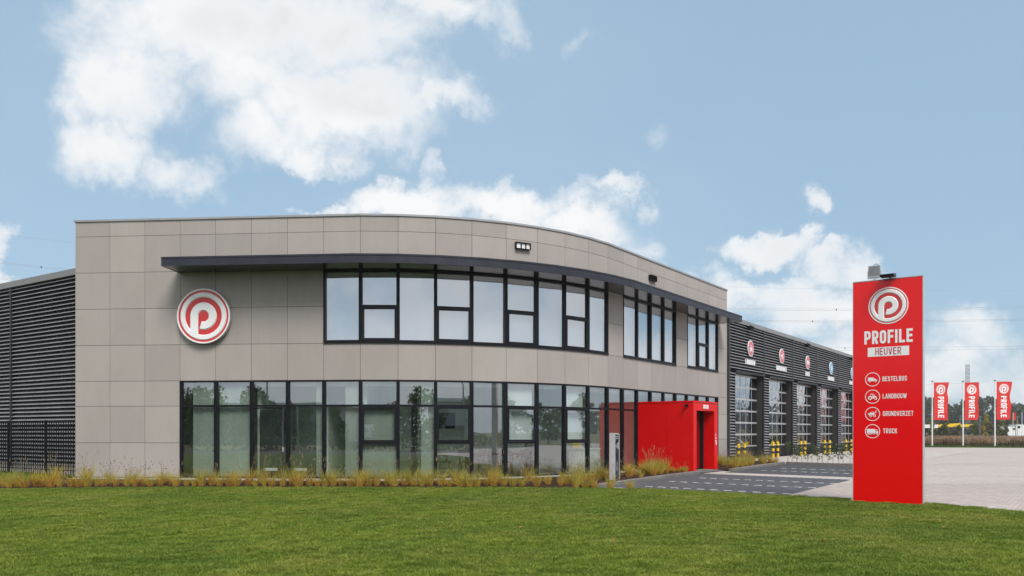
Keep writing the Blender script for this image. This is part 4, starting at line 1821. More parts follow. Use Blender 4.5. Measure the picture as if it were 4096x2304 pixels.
add_translucent(M['flag'], .35, (.7, .05, .04))
FLAGS = [((38.85, 73.97), 'nearest the red totem', .0), ((41.7, 73.97), 'in the middle of the three', 1.4), ((44.0, 72.9), 'farthest right of the three', 2.7)]
for (fx, fy), where, ph in FLAGS:
    root = thing('flagpole', f'white pole with red banner flag, {where}', 'flag', (fx, fy, .28), 'three red flags at the yard edge')
    m = MB()
    m.tube([(fx, fy, .2), (fx, fy, 3.9)], [.068, .06], 12)
    m.tube([(fx, fy, 3.9), (fx, fy, 6.32)], [.048, .04], 12)
    obj('pole', m, 'white', root)
    m = MB()
    m.tube([(fx, fy, 6.32), (fx, fy, 6.36), (fx, fy, 6.40)], [.05, .14, .03], 10)
    obj('pole_cap', m, 'black', root)
    m = MB()
    m.tube([(fx, fy - .05, 6.27), (fx + 1.32, fy - .10, 6.26)], .015, 6)
    obj('flag_arm', m, 'alu', root)
    FW_, FH_ = 1.36, 3.46

    def Fb(x, y, l, fx=fx, fy=fy, ph=ph):
        """x from the pole, y down from the arm"""
        k = x / FW_
        wv = (.07 * k * math.sin(2.1 * y + ph * 2 + 2.0 * k) + .03 * k * k * math.sin(5.2 * y + ph))
        pull = 1 - .05 * k * (1 + math.sin(3.0 * y + ph * 1.7)) * min(y, 1.0)
        return Vector((fx + .10 + x * pull, fy - .10 - wv - l, 6.24 - y - .02 * k * math.sin(ph + 4 * k)))
    m = MB()
    nx, ny = 14, 34
    for j in range(ny + 1):
        for i in range(nx + 1):
            yy = FH_ * j / ny
            xx = FW_ * i / nx
            if i == nx and j > ny - 3:
                xx -= .10 * (j - ny + 3) / 3
            m.v.append(tuple(Fb(xx, yy, 0)))
    for j in range(ny):
        for i in range(nx):
            a = j * (nx + 1) + i
            m.f.append((a, a + nx + 1, a + nx + 2, a + 1))
    cl = obj('flag_cloth', m, 'flag', root, smooth=True)
    b_ = root
    logo(lambda x, y, l, Fb=Fb: Fb(.66 + x, .66 - y, l + .012), .46, cl, lift=.0, thick=.008)
    qd, wt = text_quads('PROFILE', 1, 1, .11, .50)
    m = MB()
    sc_ = 1.95 / wt
    put_quads(m, qd, lambda x, y, l, Fb=Fb: Fb(.38 + y * .58, 1.30 + x * sc_, l + .012))
    obj('lettering', m, 'letter', cl)

# ------------------------------------------------------------------ plants
rg = np.random.default_rng(11)


def quads_obj(name, V, m, parent=None, origin=None):
    """V: (n,4,3) array of quads"""
    me = bpy.data.meshes.new(name)
    n = len(V)
    v = V.reshape(-1, 3)
    if parent is not None:
        v = v - np.array(ORG.get(parent.name, (0, 0, 0)))
    elif origin is not None:
        v = v - np.array(origin)
    me.vertices.add(n * 4)
    me.vertices.foreach_set('co', v.astype(np.float32).ravel())
    me.loops.add(n * 4)
    me.loops.foreach_set('vertex_index', np.arange(n * 4, dtype=np.int32))
    me.polygons.add(n)
    me.polygons.foreach_set('loop_start', np.arange(0, n * 4, 4, dtype=np.int32))
    me.update(calc_edges=True)
    me.materials.append(M[m] if isinstance(m, str) else m)
    o = bpy.data.objects.new(name, me)
    COL.objects.link(o)
    if parent is not None:
        o.parent = parent
        ORG[o.name] = ORG.get(parent.name, Vector((0, 0, 0)))
    elif origin is not None:
        o.location = origin
    return o


def blades(n, spread, h0, h1, width, lean, rg=rg, cx=0, cy=0, z0=0):
    """curved blades as two quads each"""
    a = rg.uniform(0, 2 * np.pi, n)
    r = spread * np.sqrt(rg.uniform(0, 1, n))
    x, y = cx + r * np.cos(a), cy + r * np.sin(a)
    h = rg.uniform(h0, h1, n)
    b = a + rg.normal(0, .6, n)
    ln = np.abs(rg.normal(lean, lean * .5, n)) * h
    w = rg.uniform(.7, 1.3, n) * width
    t = rg.uniform(0, np.pi, n)
    wx, wy = np.cos(t) * w, np.sin(t) * w
    out = []
    pts = []
    for f, wf in ((0, .8), (.45, 1.0), (.8, .7), (1.0, .1)):
        px = x + np.cos(b) * ln * f ** 2
        py = y + np.sin(b) * ln * f ** 2
        pz = z0 + h * f
        pts.append((np.stack([px - wx * wf, py - wy * wf, pz], 1), np.stack([px + wx * wf, py + wy * wf, pz], 1)))
    for k in range(3):
        out.append(np.stack([pts[k][0], pts[k][1], pts[k + 1][1], pts[k + 1][0]], 1))
    return np.concatenate(out)


def leaves(c, size, rg=rg, asp=.55, droop=.4):
    """leaf quads at the centres c (n,3)"""
    n = len(c)
    d = rg.normal(0, 1, (n, 3))
    d[:, 2] -= droop
    d /= np.linalg.norm(d, axis=1)[:, None] + 1e-9
    e = np.cross(d, rg.normal(0, 1, (n, 3)))
    e /= np.linalg.norm(e, axis=1)[:, None] + 1e-9
    s = size * rg.uniform(.6, 1.35, n)[:, None]
    a, b = d * s, e * s * asp
    return np.stack([c - a, c + b * .9 - a * .1, c + a, c - b * .9 - a * .1], 1)


def _tuftmat(t, b):
    tcn = t.nodes.new('ShaderNodeTexCoord').outputs['Object']
    sp = t.nodes.new('ShaderNodeSeparateXYZ')
    t.links.new(tcn, sp.inputs[0])
    oi = t.nodes.new('ShaderNodeObjectInfo').outputs['Random']
    nz = tnoise(t, 9, 3, .6, 'Object')
    zz = tmath(t, 'ADD', sp.outputs[2], tmath(t, 'MULTIPLY', tmath(t, 'SUBTRACT', nz, .5), .35))
    zz = tmath(t, 'ADD', zz, tmath(t, 'MULTIPLY', tmath(t, 'SUBTRACT', oi, .5), .22))
    c = tramp(t, zz, [(.0, (.50, .30, .06)), (.14, (.56, .39, .075)), (.32, (.47, .40, .07)), (.55, (.34, .35, .085))])
    t.links.new(c, b.inputs['Base Color'])


M['tuft'] = mat('grass_straw', rough=.7, spec=.25, build=_tuftmat)
add_translucent(M['tuft'], .35, (.3, .25, .05))
M['seed'] = noisy('seed_head', (.20, .14, .075), (.36, .26, .14), 20, .9, coord='Object')
M['deadhead'] = noisy('dark_seed_head', (.012, .009, .010), (.03, .022, .02), 20, .9, coord='Object')
TUFTS = []
for k in range(7):
    t_ = thing('grass_tuft', 'x', 'grass tuft', (0, 0, 0))
    hh = rg.uniform(.42, .58)
    V = np.concatenate([blades(85, .085, hh * .5, hh, .0045, .36), blades(34, .10, .18, hh * .65, .005, .75)])
    quads_obj('blades', V, 'tuft', t_)
    n = int(rg.integers(3, 8))
    sv = blades(n, .06, hh * 1.15, hh * 1.65, .0028, .22)
    quads_obj('stalks', sv, 'seed', t_)
    tips = sv[2 * n:, 2]
    sp_ = []
    for p in tips:
        for j in range(5):
            sp_.append(p + np.array([0, 0, -.075 + j * .02]) + rg.normal(0, .004, 3))
    quads_obj('seed_heads', leaves(np.array(sp_), .017, asp=.5, droop=-2), 'seed', t_)
    TUFTS.append(t_)
used = set()
TUFT_N = [0]


def tuft(x, y, z, label, group, sc=1.0):
    k = int(rg.integers(0, len(TUFTS)))
    o = TUFTS[k] if k not in used else copy_tree(TUFTS[k])
    used.add(k)
    o.location = (x, y, z)
    o.rotation_euler = (0, 0, rg.uniform(0, 6.28))
    s = sc * rg.uniform(.62, 1.2)
    o.scale = (s * rg.uniform(.9, 1.2), s * rg.uniform(.9, 1.2), s * rg.uniform(.85, 1.15))
    tag(o, label, 'grass tuft', group)
    TUFT_N[0] += 1


G1 = ('yellow grass tuft under the ground floor windows', 'grass tufts under the windows')
G2 = ('yellow grass tuft in front of the red porch wall', 'grass tufts by the porch')
G3 = ('yellow green grass tuft in the bed by the hall', 'grass tufts by the hall')
G4 = ('yellow grass tuft in front of the bar fence', 'grass tufts by the fence')
k = 0.0
while k < 14.2:
    q = bedpt(k, rg.uniform(.70, .88))
    tuft(q.x, q.y, q.z - .01, *G1)
    k += rg.uniform(.16, .30)
k = 0.15
while k < 17.2:
    q = bedpt(k, rg.uniform(.38, .6))
    tuft(q.x, q.y, q.z - .01, *G1)
    k += rg.uniform(.6, 1.0)
for k in range(26):
    kk = rg.uniform(13.2, 17.6)
    q = bedpt(kk, rg.uniform(.45, .9))
    if (Vector((q.x, q.y)) - cpx).length < .45:
        continue
    tuft(q.x, q.y, q.z - .01, *G1)
for (x, y) in ((2.42, 23.62), (2.9, 23.58), (3.45, 23.50), (1.9, 23.75), (2.2, 23.85)):
    tuft(x, y, .0, *G1, sc=.75)
for k in range(15):
    q = PA + FN * (.12 + k * .145 + rg.uniform(-.05, .05)) + sn * rg.uniform(.22, .62)
    tuft(q.x, q.y, gz(q.y) + .05, *G2, sc=.55)
n = 0
while n < 46:
    x, y = rg.uniform(8.3, 12.6), rg.uniform(31.8, 40)
    if inside((x, y), BED2) and inside((x - .25, y), BED2) and (Vector((x, y)) - HO).dot(FN) > .15 and not (y < 33 and x < 8.9):
        tuft(x, y, gz(y) + .04, *G3, sc=.82)
        n += 1
for k in range(8):
    tuft(-14.6 - k * .24 + rg.uniform(-.08, .08), 23.75 + rg.uniform(0, .9), .03, *G4, sc=1.05)

# dried perennials with dark round heads among the tufts
for v in range(3):
    t_ = thing('dried_perennial', 'x', 'dried plant', (0, 0, 0))
    n = 7
    sv = blades(n, .10, .45, .72, .003, .25)
    quads_obj('stalks', sv, 'seed', t_)
    m = MB()
    for p in sv[2 * n:, 2]:
        k = len(m.v)
        for dx, dy_, dz in ((1, 0, 0), (-1, 0, 0), (0, 1, 0), (0, -1, 0), (0, 0, 1), (0, 0, -1)):
            m.v.append((p[0] + dx * .017, p[1] + dy_ * .017, p[2] + dz * .016))
        for f in ((0, 2, 4), (2, 1, 4), (1, 3, 4), (3, 0, 4), (2, 0, 5), (1, 2, 5), (3, 1, 5), (0, 3, 5)):
            m.f.append(tuple(k + i for i in f))
    obj('heads', m, 'deadhead', t_)
    for c in range(5):
        o = t_ if c == 0 else copy_tree(t_)
        kk = rg.uniform(.3, 6.2) if c < 4 else rg.uniform(8, 15)
        q = bedpt(kk, rg.uniform(.5, .8))
        o.location = q
        o.rotation_euler = (0, 0, rg.uniform(0, 6.28))
        tag(o, 'dried dark headed flower among the grass tufts', 'dried plant', 'dried flowers in the bed')

# young shrubs in a row behind the kerb
M['leafdark'] = noisy('shrub_leaf', (.04, .075, .022), (.10, .15, .05), 14, .5, coord='Object', spec=.4)
M['twig'] = noisy('twig', (.05, .035, .022), (.09, .065, .045), 12, .9, coord='Object')
SHR = []
for v in range(6):
    t_ = thing('young_shrub', 'x', 'shrub', (0, 0, 0))
    m = MB()
    hh = rg.uniform(.75, .98)
    bend = rg.normal(0, .03, 2)
    main = [Vector((bend[0] * f * f, bend[1] * f * f, hh * f)) for f in (0, .3, .6, 1)]
    m.tube(main, [.010, .008, .006, .003], 5)
    cs = []
    for j in range(17):
        f = rg.uniform(.2, .98) ** .8
        st = Vector((bend[0] * f * f, bend[1] * f * f, hh * f))
        a = rg.uniform(0, 6.28)
        L = rg.uniform(.10, .24) * (1.15 - .5 * f)
        en = st + Vector((math.cos(a) * L, math.sin(a) * L, L * rg.uniform(.2, .8)))
        m.tube([st, en], [.004, .002], 4)
        for i in range(7):
            p = st.lerp(en, rg.uniform(.3, 1.05))
            cs.append(np.array(p) + rg.normal(0, .018, 3))
    obj('stem', m, 'twig', t_)
    quads_obj('foliage', leaves(np.array(cs), .038, asp=.62), 'leafdark', t_)
    SHR.append(t_)
seen = set()
for k in range(20):
    v = int(rg.integers(0, 6)) if k > 5 else k
    o = SHR[v] if v not in seen else copy_tree(SHR[v])
    seen.add(v)
    q = HB0 + FN * (.02 + k * .225 + rg.uniform(-.03, .03)) + FD * (.16 + rg.uniform(-.05, .05))
    o.location = (q.x, q.y, gz(q.y) + .01)
    o.rotation_euler = (rg.normal(0, .03), rg.normal(0, .03), rg.uniform(0, 6.28))
    s = rg.uniform(.85, 1.12)
    o.scale = (s, s, s)
    tag(o, 'slender young shrub in the hedge row', 'shrub', 'young hedge shrubs')

# ------------------------------------------------------------------ behind the glass
table = thing('meeting_table', 'dark long table behind the ground floor glass of the curve', 'table', (-.6, 28.3, .2))
m = MB()
m.box(-1.75, .6, 27.95, 28.75, .88, .94)
obj('table_top', m, 'wood', table)
for x in (-1.65, .42):
    for y in (28.02, 28.6):
        m = MB()
        m.box(x, x + .08, y, y + .08, .2, .9)
        obj('leg', m, 'wood', table)
ch = thing('bentwood_chair', 'x', 'chair', (0, 0, 0))
m = MB()
m.tube([(0, 0, .42), (0, 0, .47)], .225, 18)
obj('seat', m, 'wood', ch)
for a, b in ((-.17, -.16), (.17, -.16), (-.17, .17), (.17, .17)):
    m = MB()
    m.tube([(a * 1.2, b * 1.2, 0), (a, b, .43)], [.022, .03], 7)
    obj('leg', m, 'wood', ch)
m = MB()
m.tube([(.235 * math.cos(R(t)), .235 * math.sin(R(t)), .66 + .03 * math.sin(R(t))) for t in range(-20, 201, 20)], .028, 7)
for s in (-1, 1):
    m.tube([(s * .2, -.06, .46), (s * .23, -.08, .65)], .022, 6)
    m.tube([(s * .15, .16, .46), (s * .16, .21, .86)], .022, 6)
obj('arm_hoop', m, 'wood', ch)
m = MB()
m.box(-.2, .2, .205, .235, .70, .87)
obj('backrest', m, 'wood', ch)
m = MB()
m.tube([(.17 * math.cos(R(t)), .17 * math.sin(R(t)), .20) for t in range(0, 361, 30)], .014, 5)
obj('stretcher', m, 'wood', ch)
for k, (x, y, rz, lab) in enumerate(((-2.35, 28.0, 95, 'dark bentwood chair at the left head of the table behind the glass'), (-1.6, 27.55, 170, 'leftmost dark bentwood chair in front of the table behind the glass'),
                                     (-.95, 27.55, 185, 'second dark bentwood chair in front of the table behind the glass'), (-.2, 27.6, 175, 'third dark bentwood chair in front of the table behind the glass'),
                                     (.45, 27.7, 190, 'rightmost dark bentwood chair in front of the table behind the glass'))):
    o = ch if k == 0 else copy_tree(ch)
    o.location = (x, y, .2)
    o.rotation_euler = (0, 0, R(rz))
    tag(o, lab, 'chair', 'chairs behind the glass')
tv = thing('wall_screen', 'black flat screen hanging behind the ground floor glass above the chairs', 'screen', (-2.4, 28.4, 1.75))
m = MB()
m.box(-2.62, -2.02, 28.36, 28.42, 1.80, 2.36)
obj('display', m, 'black', tv)
m = MB()
m.box(-2.36, -2.28, 28.42, 30.8, 2.02, 2.12)
obj('bracket', m, 'black', tv)
cnt = thing('reception_counter', 'pale green white counter behind the glass left of the red porch', 'counter', (2.6, 30.4, .2))
m = MB()
for (a, b) in (((2.15, 30.6), (3.35, 30.9)),):
    m.box(a[0], b[0], a[1] - .3, b[1], .2, 1.02)
body = obj('front', m, 'counter', cnt)
m = MB()
m.box(2.1, 3.4, 30.25, 30.95, 1.022, 1.06)
obj('worktop', m, 'counter', cnt)
for x, c, lab in ((2.3, 'yellow', 'yellow box standing on the counter behind the glass'), (2.75, 'fascia', 'dark monitor standing on the counter behind the glass')):
    m = MB()
    m.box(x, x + .3, 30.5, 30.7, 1.061, 1.16)
    m.box(x + .02, x + .28, 30.56, 30.62, 1.16, 1.34)
    o = obj('counter_box' if c == 'yellow' else 'monitor', m, c, None, origin=(x + .15, 30.6, 1.06))
    tag(o, lab, 'box' if c == 'yellow' else 'monitor')
col = MB()
for (i, u) in ((9, .45), (13, .4)):
    a = fp(i, u, -1.1, .2)
    col.obox(a, fp(i, u + .2, -1.1, .2) - a, fp(i, u, -1.3, .2) - a, (0, 0, 3.2))
    a = fp(i, u, -1.1, 4.46)
    col.obox(a, fp(i, u + .2, -1.1, 4.46) - a, fp(i, u, -1.3, 4.46) - a, (0, 0, 2.54))
obj('column', col, 'fascia', office)

# ------------------------------------------------------------------ trees
M['bark'] = noisy('bark', (.045, .035, .026), (.09, .07, .05), 8, .95, coord='Object')


def leafmat(name, c0, c1, sc=1.2):
    m = noisy(name, c0, c1, sc, .6, coord='Object', spec=.3)
    add_translucent(m, .3, c0)
    return m


M['lf_green'] = leafmat('tree_leaf_green', (.05, .08, .025), (.11, .15, .05))
M['lf_yellow'] = leafmat('tree_leaf_yellow', (.42, .33, .05), (.56, .44, .08))
M['lf_lime'] = leafmat('tree_leaf_lime', (.20, .22, .06), (.32, .31, .09))
M['lf_bush'] = leafmat('bush_leaf', (.10, .115, .045), (.19, .18, .08), .6)
M['lf_far'] = leafmat('far_leaf', (.05, .07, .04), (.09, .11, .06), .08)


def crown_pts(n, cx, cy, z0, z1, r, rg=rg, cone=.0, clumps=14):
    """points in lumpy clumps through the crown volume"""
    cc = []
    for _ in range(clumps):
        f = rg.uniform(0, 1)
        rr = r * (1 - cone * f) * (np.sin(np.pi * (f * .8 + .14)) ** .6) * math.sqrt(rg.uniform(.05, 1)) * .8
        a = rg.uniform(0, 6.28)
        cc.append((cx + rr * math.cos(a), cy + rr * math.sin(a), z0 + (z1 - z0) * f, r * rg.uniform(.22, .45) * (1 - cone * f * .7)))
    cc = np.array(cc)
    k = rg.integers(0, clumps, n)
    d = rg.normal(0, 1, (n, 3))
    d /= np.linalg.norm(d, axis=1)[:, None]
    d *= (rg.uniform(.1, 1, n) ** .5)[:, None]
    return cc[k, :3] + d * cc[k, 3:4] * np.array([1, 1, .85])


def tree(name, x, y, z, h, r, leaf, n, lsz, label, group, cone=.2, cat='tree', trunk=.12):
    root = thing(name, label, cat, (x, y, z), group)
    m = MB()
    lean = rg.normal(0, .02, 2) * h
    tp = Vector((x + lean[0], y + lean[1], z + h * .8))
    m.tube([(x, y, z - .2), (x + lean[0] * .3, y + lean[1] * .3, z + h * .35), tp], [trunk, trunk * .7, trunk * .2], 8)
    for k in range(9):
        f = rg.uniform(.25, .75)
        st = Vector((x, y, z)).lerp(tp, f)
        a = rg.uniform(0, 6.28)
        L = r * rg.uniform(.5, .9)
        m.tube([st, st + Vector((math.cos(a) * L * .5, math.sin(a) * L * .5, L * .35)), st + Vector((math.cos(a) * L, math.sin(a) * L, L * .9))], [trunk * .4, trunk * .25, trunk * .08], 5)
    obj('trunk', m, 'bark', root)
    c = crown_pts(n, x, y, z + h * .16, z + h * .95, r, cone=cone, clumps=int(30 + h))
    quads_obj('crown', leaves(c, lsz), leaf, root)
    return root


def pixel_point(x, y, Y):
    """point at assumed depth Y behind image pixel x, y"""
    return ((x - 2048) / 3200 * Y, Y, CAM_H + (1727 - y) * Y / 3200)


# small autumn trees beyond the field
for (sx, st, sw, Y, lf, lab, cone) in (
        (3729, 1667, 26, 170, 'lf_lime', 'small lime green tree behind the left flagpole', .5),
        (3784, 1666, 28, 172, 'lf_lime', 'small yellow green tree just right of the left flag', .5),
        (3901, 1676, 16, 178, 'lf_lime', 'narrow green tree right of the middle flag', .5),
        (3945, 1656, 29, 165, 'lf_yellow', 'bright yellow conical tree between the middle and right flags', .75),
        (4008, 1672, 32, 168, 'lf_lime', 'small green tree under the right flag', .5),
        (4056, 1658, 26, 175, 'lf_lime', 'yellow green tree behind the far orange flag', .5)):
    X, _, zt = pixel_point(sx, st, Y)
    tree('small_tree', X, Y, .2, zt - .2, sw * Y / 3200 * .72, lf, 2200, .19, lab, 'autumn trees beyond the field', cone)
# bushes at the end of the field
for k, (sx, st, sw, Y, lab) in enumerate(((3835, 1704, 60, 150, 'low olive bush below the yellow crane boom'), (3898, 1697, 66, 148, 'grey green bush right of the middle flagpole'), (3963, 1692, 62, 146, 'rounded olive bush at the foot of the bright yellow tree'),
                                         (4016, 1704, 50, 149, 'low bush left of the white site cabins'), (3775, 1706, 44, 152, 'low bush by the dark wire fence'))):
    X, _, zt = pixel_point(sx, st, Y)
    root = thing('field_bush', lab, 'bush', (X, Y, .15), 'bushes beyond the field')
    w_ = sw * Y / 3200 * .5
    c = crown_pts(1100, X, Y, .3, max(zt, 1.7), w_, clumps=16)
    c[:, 1] = Y + (c[:, 1] - Y) * .7
    quads_obj('crown', leaves(c, .15), 'lf_bush', root)
    m = MB()
    for j in range(4):
        a = rg.uniform(0, 6.28)
        m.tube([(X, Y, .1), (X + math.cos(a) * w_ * .5, Y + math.sin(a) * w_ * .4, max(zt, 1.7) * .7)], [.05, .02], 5)
    obj('stem', m, 'bark', root)

# far wood
pts = []
for k in range(520):
    az = R(rg.uniform(19, 46) if k < 330 else rg.uniform(46, 86))
    D = rg.uniform(380, 460)
    X, Y = D * math.sin(az), D * math.cos(az)
    h = rg.uniform(12.5, 15.5) * (1 + .10 * math.sin(math.degrees(az) * 1.9) + .05 * math.sin(math.degrees(az) * 5.3))
    pts.append(crown_pts(210, X, Y, .8, h, rg.uniform(3.4, 5.0), clumps=12))
quads_obj('far_wood', leaves(np.concatenate(pts), .95), 'lf_far')
tag(bpy.data.objects['far_wood'], 'dark green wood along the horizon', 'wood', kind='stuff')

# rough field with dry weeds
M['weed'] = noisy('dry_weed', (.17, .10, .06), (.42, .29, .19), .3, .95, coord='World')
M['nettle'] = noisy('green_weed', (.04, .05, .018), (.12, .085, .04), .7, .95, coord='World')
fv = []
for k in range(5200):
    Y = 76 + 80 * rg.uniform(0, 1) ** 1.6
    X = Y * rg.uniform(.44, .80)
    if X > 46 and Y < 71 - (X - 45) * .28:
        continue
    fv.append(blades(7, .28, .4, 1.0, .03, .25, cx=X, cy=Y, z0=.15))
fo = quads_obj('field_weeds', np.concatenate(fv), 'weed')
tag(fo, 'brown dry weeds covering the field behind the flags', 'weeds', kind='stuff')
fv = []
for k in range(900):
    X = rg.uniform(33, 62)
    Y = 75.8 - (X - 37.5) * .30 + rg.uniform(0, 2.0) ** 1.2
    hh = .35 + .75 * max(0, math.sin(X * .9) * math.sin(X * .37 + 1)) + rg.uniform(0, .25)
    fv.append(blades(9, .2, .2, hh, .03, .25, cx=X, cy=Y, z0=.2))
fo = quads_obj('roadside_weeds', np.concatenate(fv), 'nettle')
tag(fo, 'dark green and brown tall weeds along the edge of the field', 'weeds', kind='stuff')
g = MB()
g.poly([(30, 74.5, .285), (37.5, 72.8, .285), (45.1, 70.5, .285), (70, 63.5, .285), (71, 66, .29), (45.6, 73.2, .29), (38, 75.4, .29), (30, 77, .29)])
struct('grass_verge', g, 'lawn')
fv = []
for k in range(2600):
    X = rg.uniform(31, 58)
    Y = 73.0 - (X - 37.5) * .30 + rg.uniform(.0, 2.4)
    fv.append(blades(5, .2, .06, .16, .02, .3, cx=X, cy=Y, z0=.285))
M['verge'] = noisy('verge_grass', (.05, .10, .02), (.09, .16, .035), .6, .9)
fo = quads_obj('verge_grass', np.concatenate(fv), 'verge')
tag(fo, 'green grass strip along the edge of the paved yard', 'grass', kind='stuff')

# ------------------------------------------------------------------ far things
def fbx(m, x0, x1, y0, y1, Y, dep=2.4):
    a, b = pixel_point(x0, y1, Y), pixel_point(x1, y0, Y)
    m.box(a[0], b[0], Y, Y + dep, a[2], b[2])


cr = thing('mobile_crane', 'yellow crane with its long boom lowered, beyond the field', 'crane', pixel_point(3820, 1735, 185))
m = MB()
m.obox(pixel_point(3752, 1709, 185), (pixel_point(3905, 1708, 185)[0] - pixel_point(3752, 1709, 185)[0], 0, .1), (0, .9, 0), (0, 0, .62))
m.obox(pixel_point(3770, 1705, 186.2), (pixel_point(3842, 1700, 186)[0] - pixel_point(3770, 1705, 186)[0], 0, .2), (0, .9, 0), (0, 0, .5))
obj('boom', m, 'yellow', cr)
m = MB()
fbx(m, 3760, 3870, 1716, 1733, 185.4, 2.2)
obj('carrier', m, 'fascia', cr)
m = MB()
fbx(m, 3842, 3868, 1702, 1712, 185.4, 2.0)
obj('cab', m, 'lf_yellow', cr)
for k in range(4):
    m = MB()
    a = pixel_point(3770 + k * 26, 1740, 185)
    m.tube([(a[0], 185, .75), (a[0], 185.35, .75)], .55, 14)
    obj('wheel', m, 'black', cr)
tr_ = thing('white_trailer', 'white trailer left of the yellow crane, beside the totem edge', 'trailer', pixel_point(3712, 1742, 182))
m = MB()
fbx(m, 3690, 3752, 1698, 1712, 182, 2.4)
obj('box_body', m, 'white', tr_)
m = MB()
fbx(m, 3692, 3750, 1713, 1722, 182.4, 1.4)
obj('chassis', m, 'black', tr_)
for k in range(2):
    m = MB()
    a = pixel_point(3700 + k * 34, 1740, 182)
    m.tube([(a[0], 181.98, .65), (a[0], 182.3, .65)], .45, 14)
    obj('wheel', m, 'black', tr_)
for k, (x0, x1, y0, lab) in enumerate(((4031, 4061, 1705, 'plain white site cabin beyond the field'), (4065, 4101, 1698, 'white site cabin with dark window at the right edge'))):
    root = thing('site_cabin', lab, 'cabin', pixel_point((x0 + x1) / 2, 1745, 160), 'white cabins beyond the field')
    m = MB()
    a, b = pixel_point(x0, 1700, 160), pixel_point(x1, y0, 160)
    m.box(a[0], b[0], 160, 162.4, .3, b[2])
    obj('body', m, 'white', root)
    m = MB()
    m.box(a[0] - .04, b[0] + .04, 159.95, 162.45, b[2] + .002, b[2] + .1)
    obj('roof_rim', m, 'cap', root)
    m = MB()
    xx = a[0] + (b[0] - a[0]) * (.15 if k else .62)
    m.box(xx, xx + .5, 159.96, 159.99, b[2] - .75, b[2] - .3)
    obj('window', m, 'black', root)
    if k:
        m = MB()
        m.box(b[0] - .6, b[0] - .25, 160.5, 160.9, b[2] + .11, b[2] + .45)
        obj('roof_unit', m, 'black', root)
for k, (sx, y0, y1, mm, lab) in enumerate(((4052, 1651, 1681, 'flag', 'far small orange banner flag beyond the field'), (4088, 1652, 1682, 'bluenavy', 'far dark blue banner flag at the right edge'))):
    if mm == 'bluenavy':
        M['bluenavy'] = noisy('navy_cloth', (.03, .03, .08), (.05, .05, .12), 2, .8)
    root = thing('far_flag', lab, 'flag', pixel_point(sx, 1745, 150), 'far banner flags')
    a = pixel_point(sx, y0 - 1, 150)
    m = MB()
    m.tube([(a[0], 150, .2), (a[0], 150, a[2])], .05, 6)
    obj('pole', m, 'white', root)
    b = pixel_point(sx, y1, 150)
    m = MB()
    m.box(a[0] + .06, a[0] + .50, 149.98, 150.01, b[2], a[2] - .05)
    obj('flag_cloth', m, mm, root)
for k, (sx, y0, lab) in enumerate(((3840, 1665, 'far lamp post left of the middle flag'), (3920, 1668, 'far lamp post right of the middle flag'), (4070, 1667, 'far lamp post between the two far banner flags'))):
    root = thing('street_lamp', lab, 'lamp', pixel_point(sx, 1745, 160), 'far lamp posts')
    a = pixel_point(sx, y0, 160)
    m = MB()
    m.tube([(a[0], 160, .2), (a[0], 160, a[2])], [.06, .04], 6)
    obj('post', m, 'cap', root)
    m = MB()
    m.box(a[0] - .1, a[0] + .25, 159.9, 160.1, a[2], a[2] + .09)
    obj('lamp_head', m, 'cap', root)
wf = thing('wire_fence', 'dark mesh fence in the field beside the left flagpole', 'fence', pixel_point(3725, 1742, 118))
for k in range(9):
    a = pixel_point(3694 + k * 8.2, 1712, 118)
    m = MB()
    m.tube([(a[0], 118, .15), (a[0], 118, a[2])], .035, 5)
    obj('post', m, 'black', wf)
for z in (.5, .9, 1.3, 1.7, 2.05):
    m = MB()
    m.tube([(pixel_point(3694, 0, 118)[0], 118, z), (pixel_point(3760, 0, 118)[0], 118, z)], .014, 4)
    obj('wire', m, 'black', wf)
# lattice mast
mast = thing('lattice_mast', 'tall slim lattice mast behind the middle flag', 'mast', pixel_point(3871, 1740, 300))
cxm, _, ztop = pixel_point(3870, 1457, 300)
M['galv'] = noisy('galvanised', (.16, .17, .18), (.24, .25, .26), 3, .6)


def mw(z):
    return 1.0 - .52 * min(z, 9) / 9


zz = [0.2 + 1.5 * k for k in range(int(ztop / 1.5))] + [ztop]
for sx_, sy_ in ((-1, -1), (1, -1), (1, 1), (-1, 1)):
    m = MB()
    m.tube([(cxm + sx_ * mw(z), 300 + sy_ * mw(z), z) for z in zz], .065, 4)
    obj('leg', m, 'galv', mast)
m = MB()
for a, b in zip(zz[:-1], zz[1:]):
    wa, wb = mw(a), mw(b)
    for (p, q) in (((-1, -1), (1, -1)), ((1, -1), (1, 1)), ((1, 1), (-1, 1)), ((-1, 1), (-1, -1))):
        m.tube([(cxm + p[0] * wa, 300 + p[1] * wa, a), (cxm + q[0] * wb, 300 + q[1] * wb, b)], .035, 3)
        m.tube([(cxm + q[0] * wa, 300 + q[1] * wa, a), (cxm + p[0] * wb, 300 + p[1] * wb, b)], .035, 3)
obj('bracing', m, 'galv', mast)
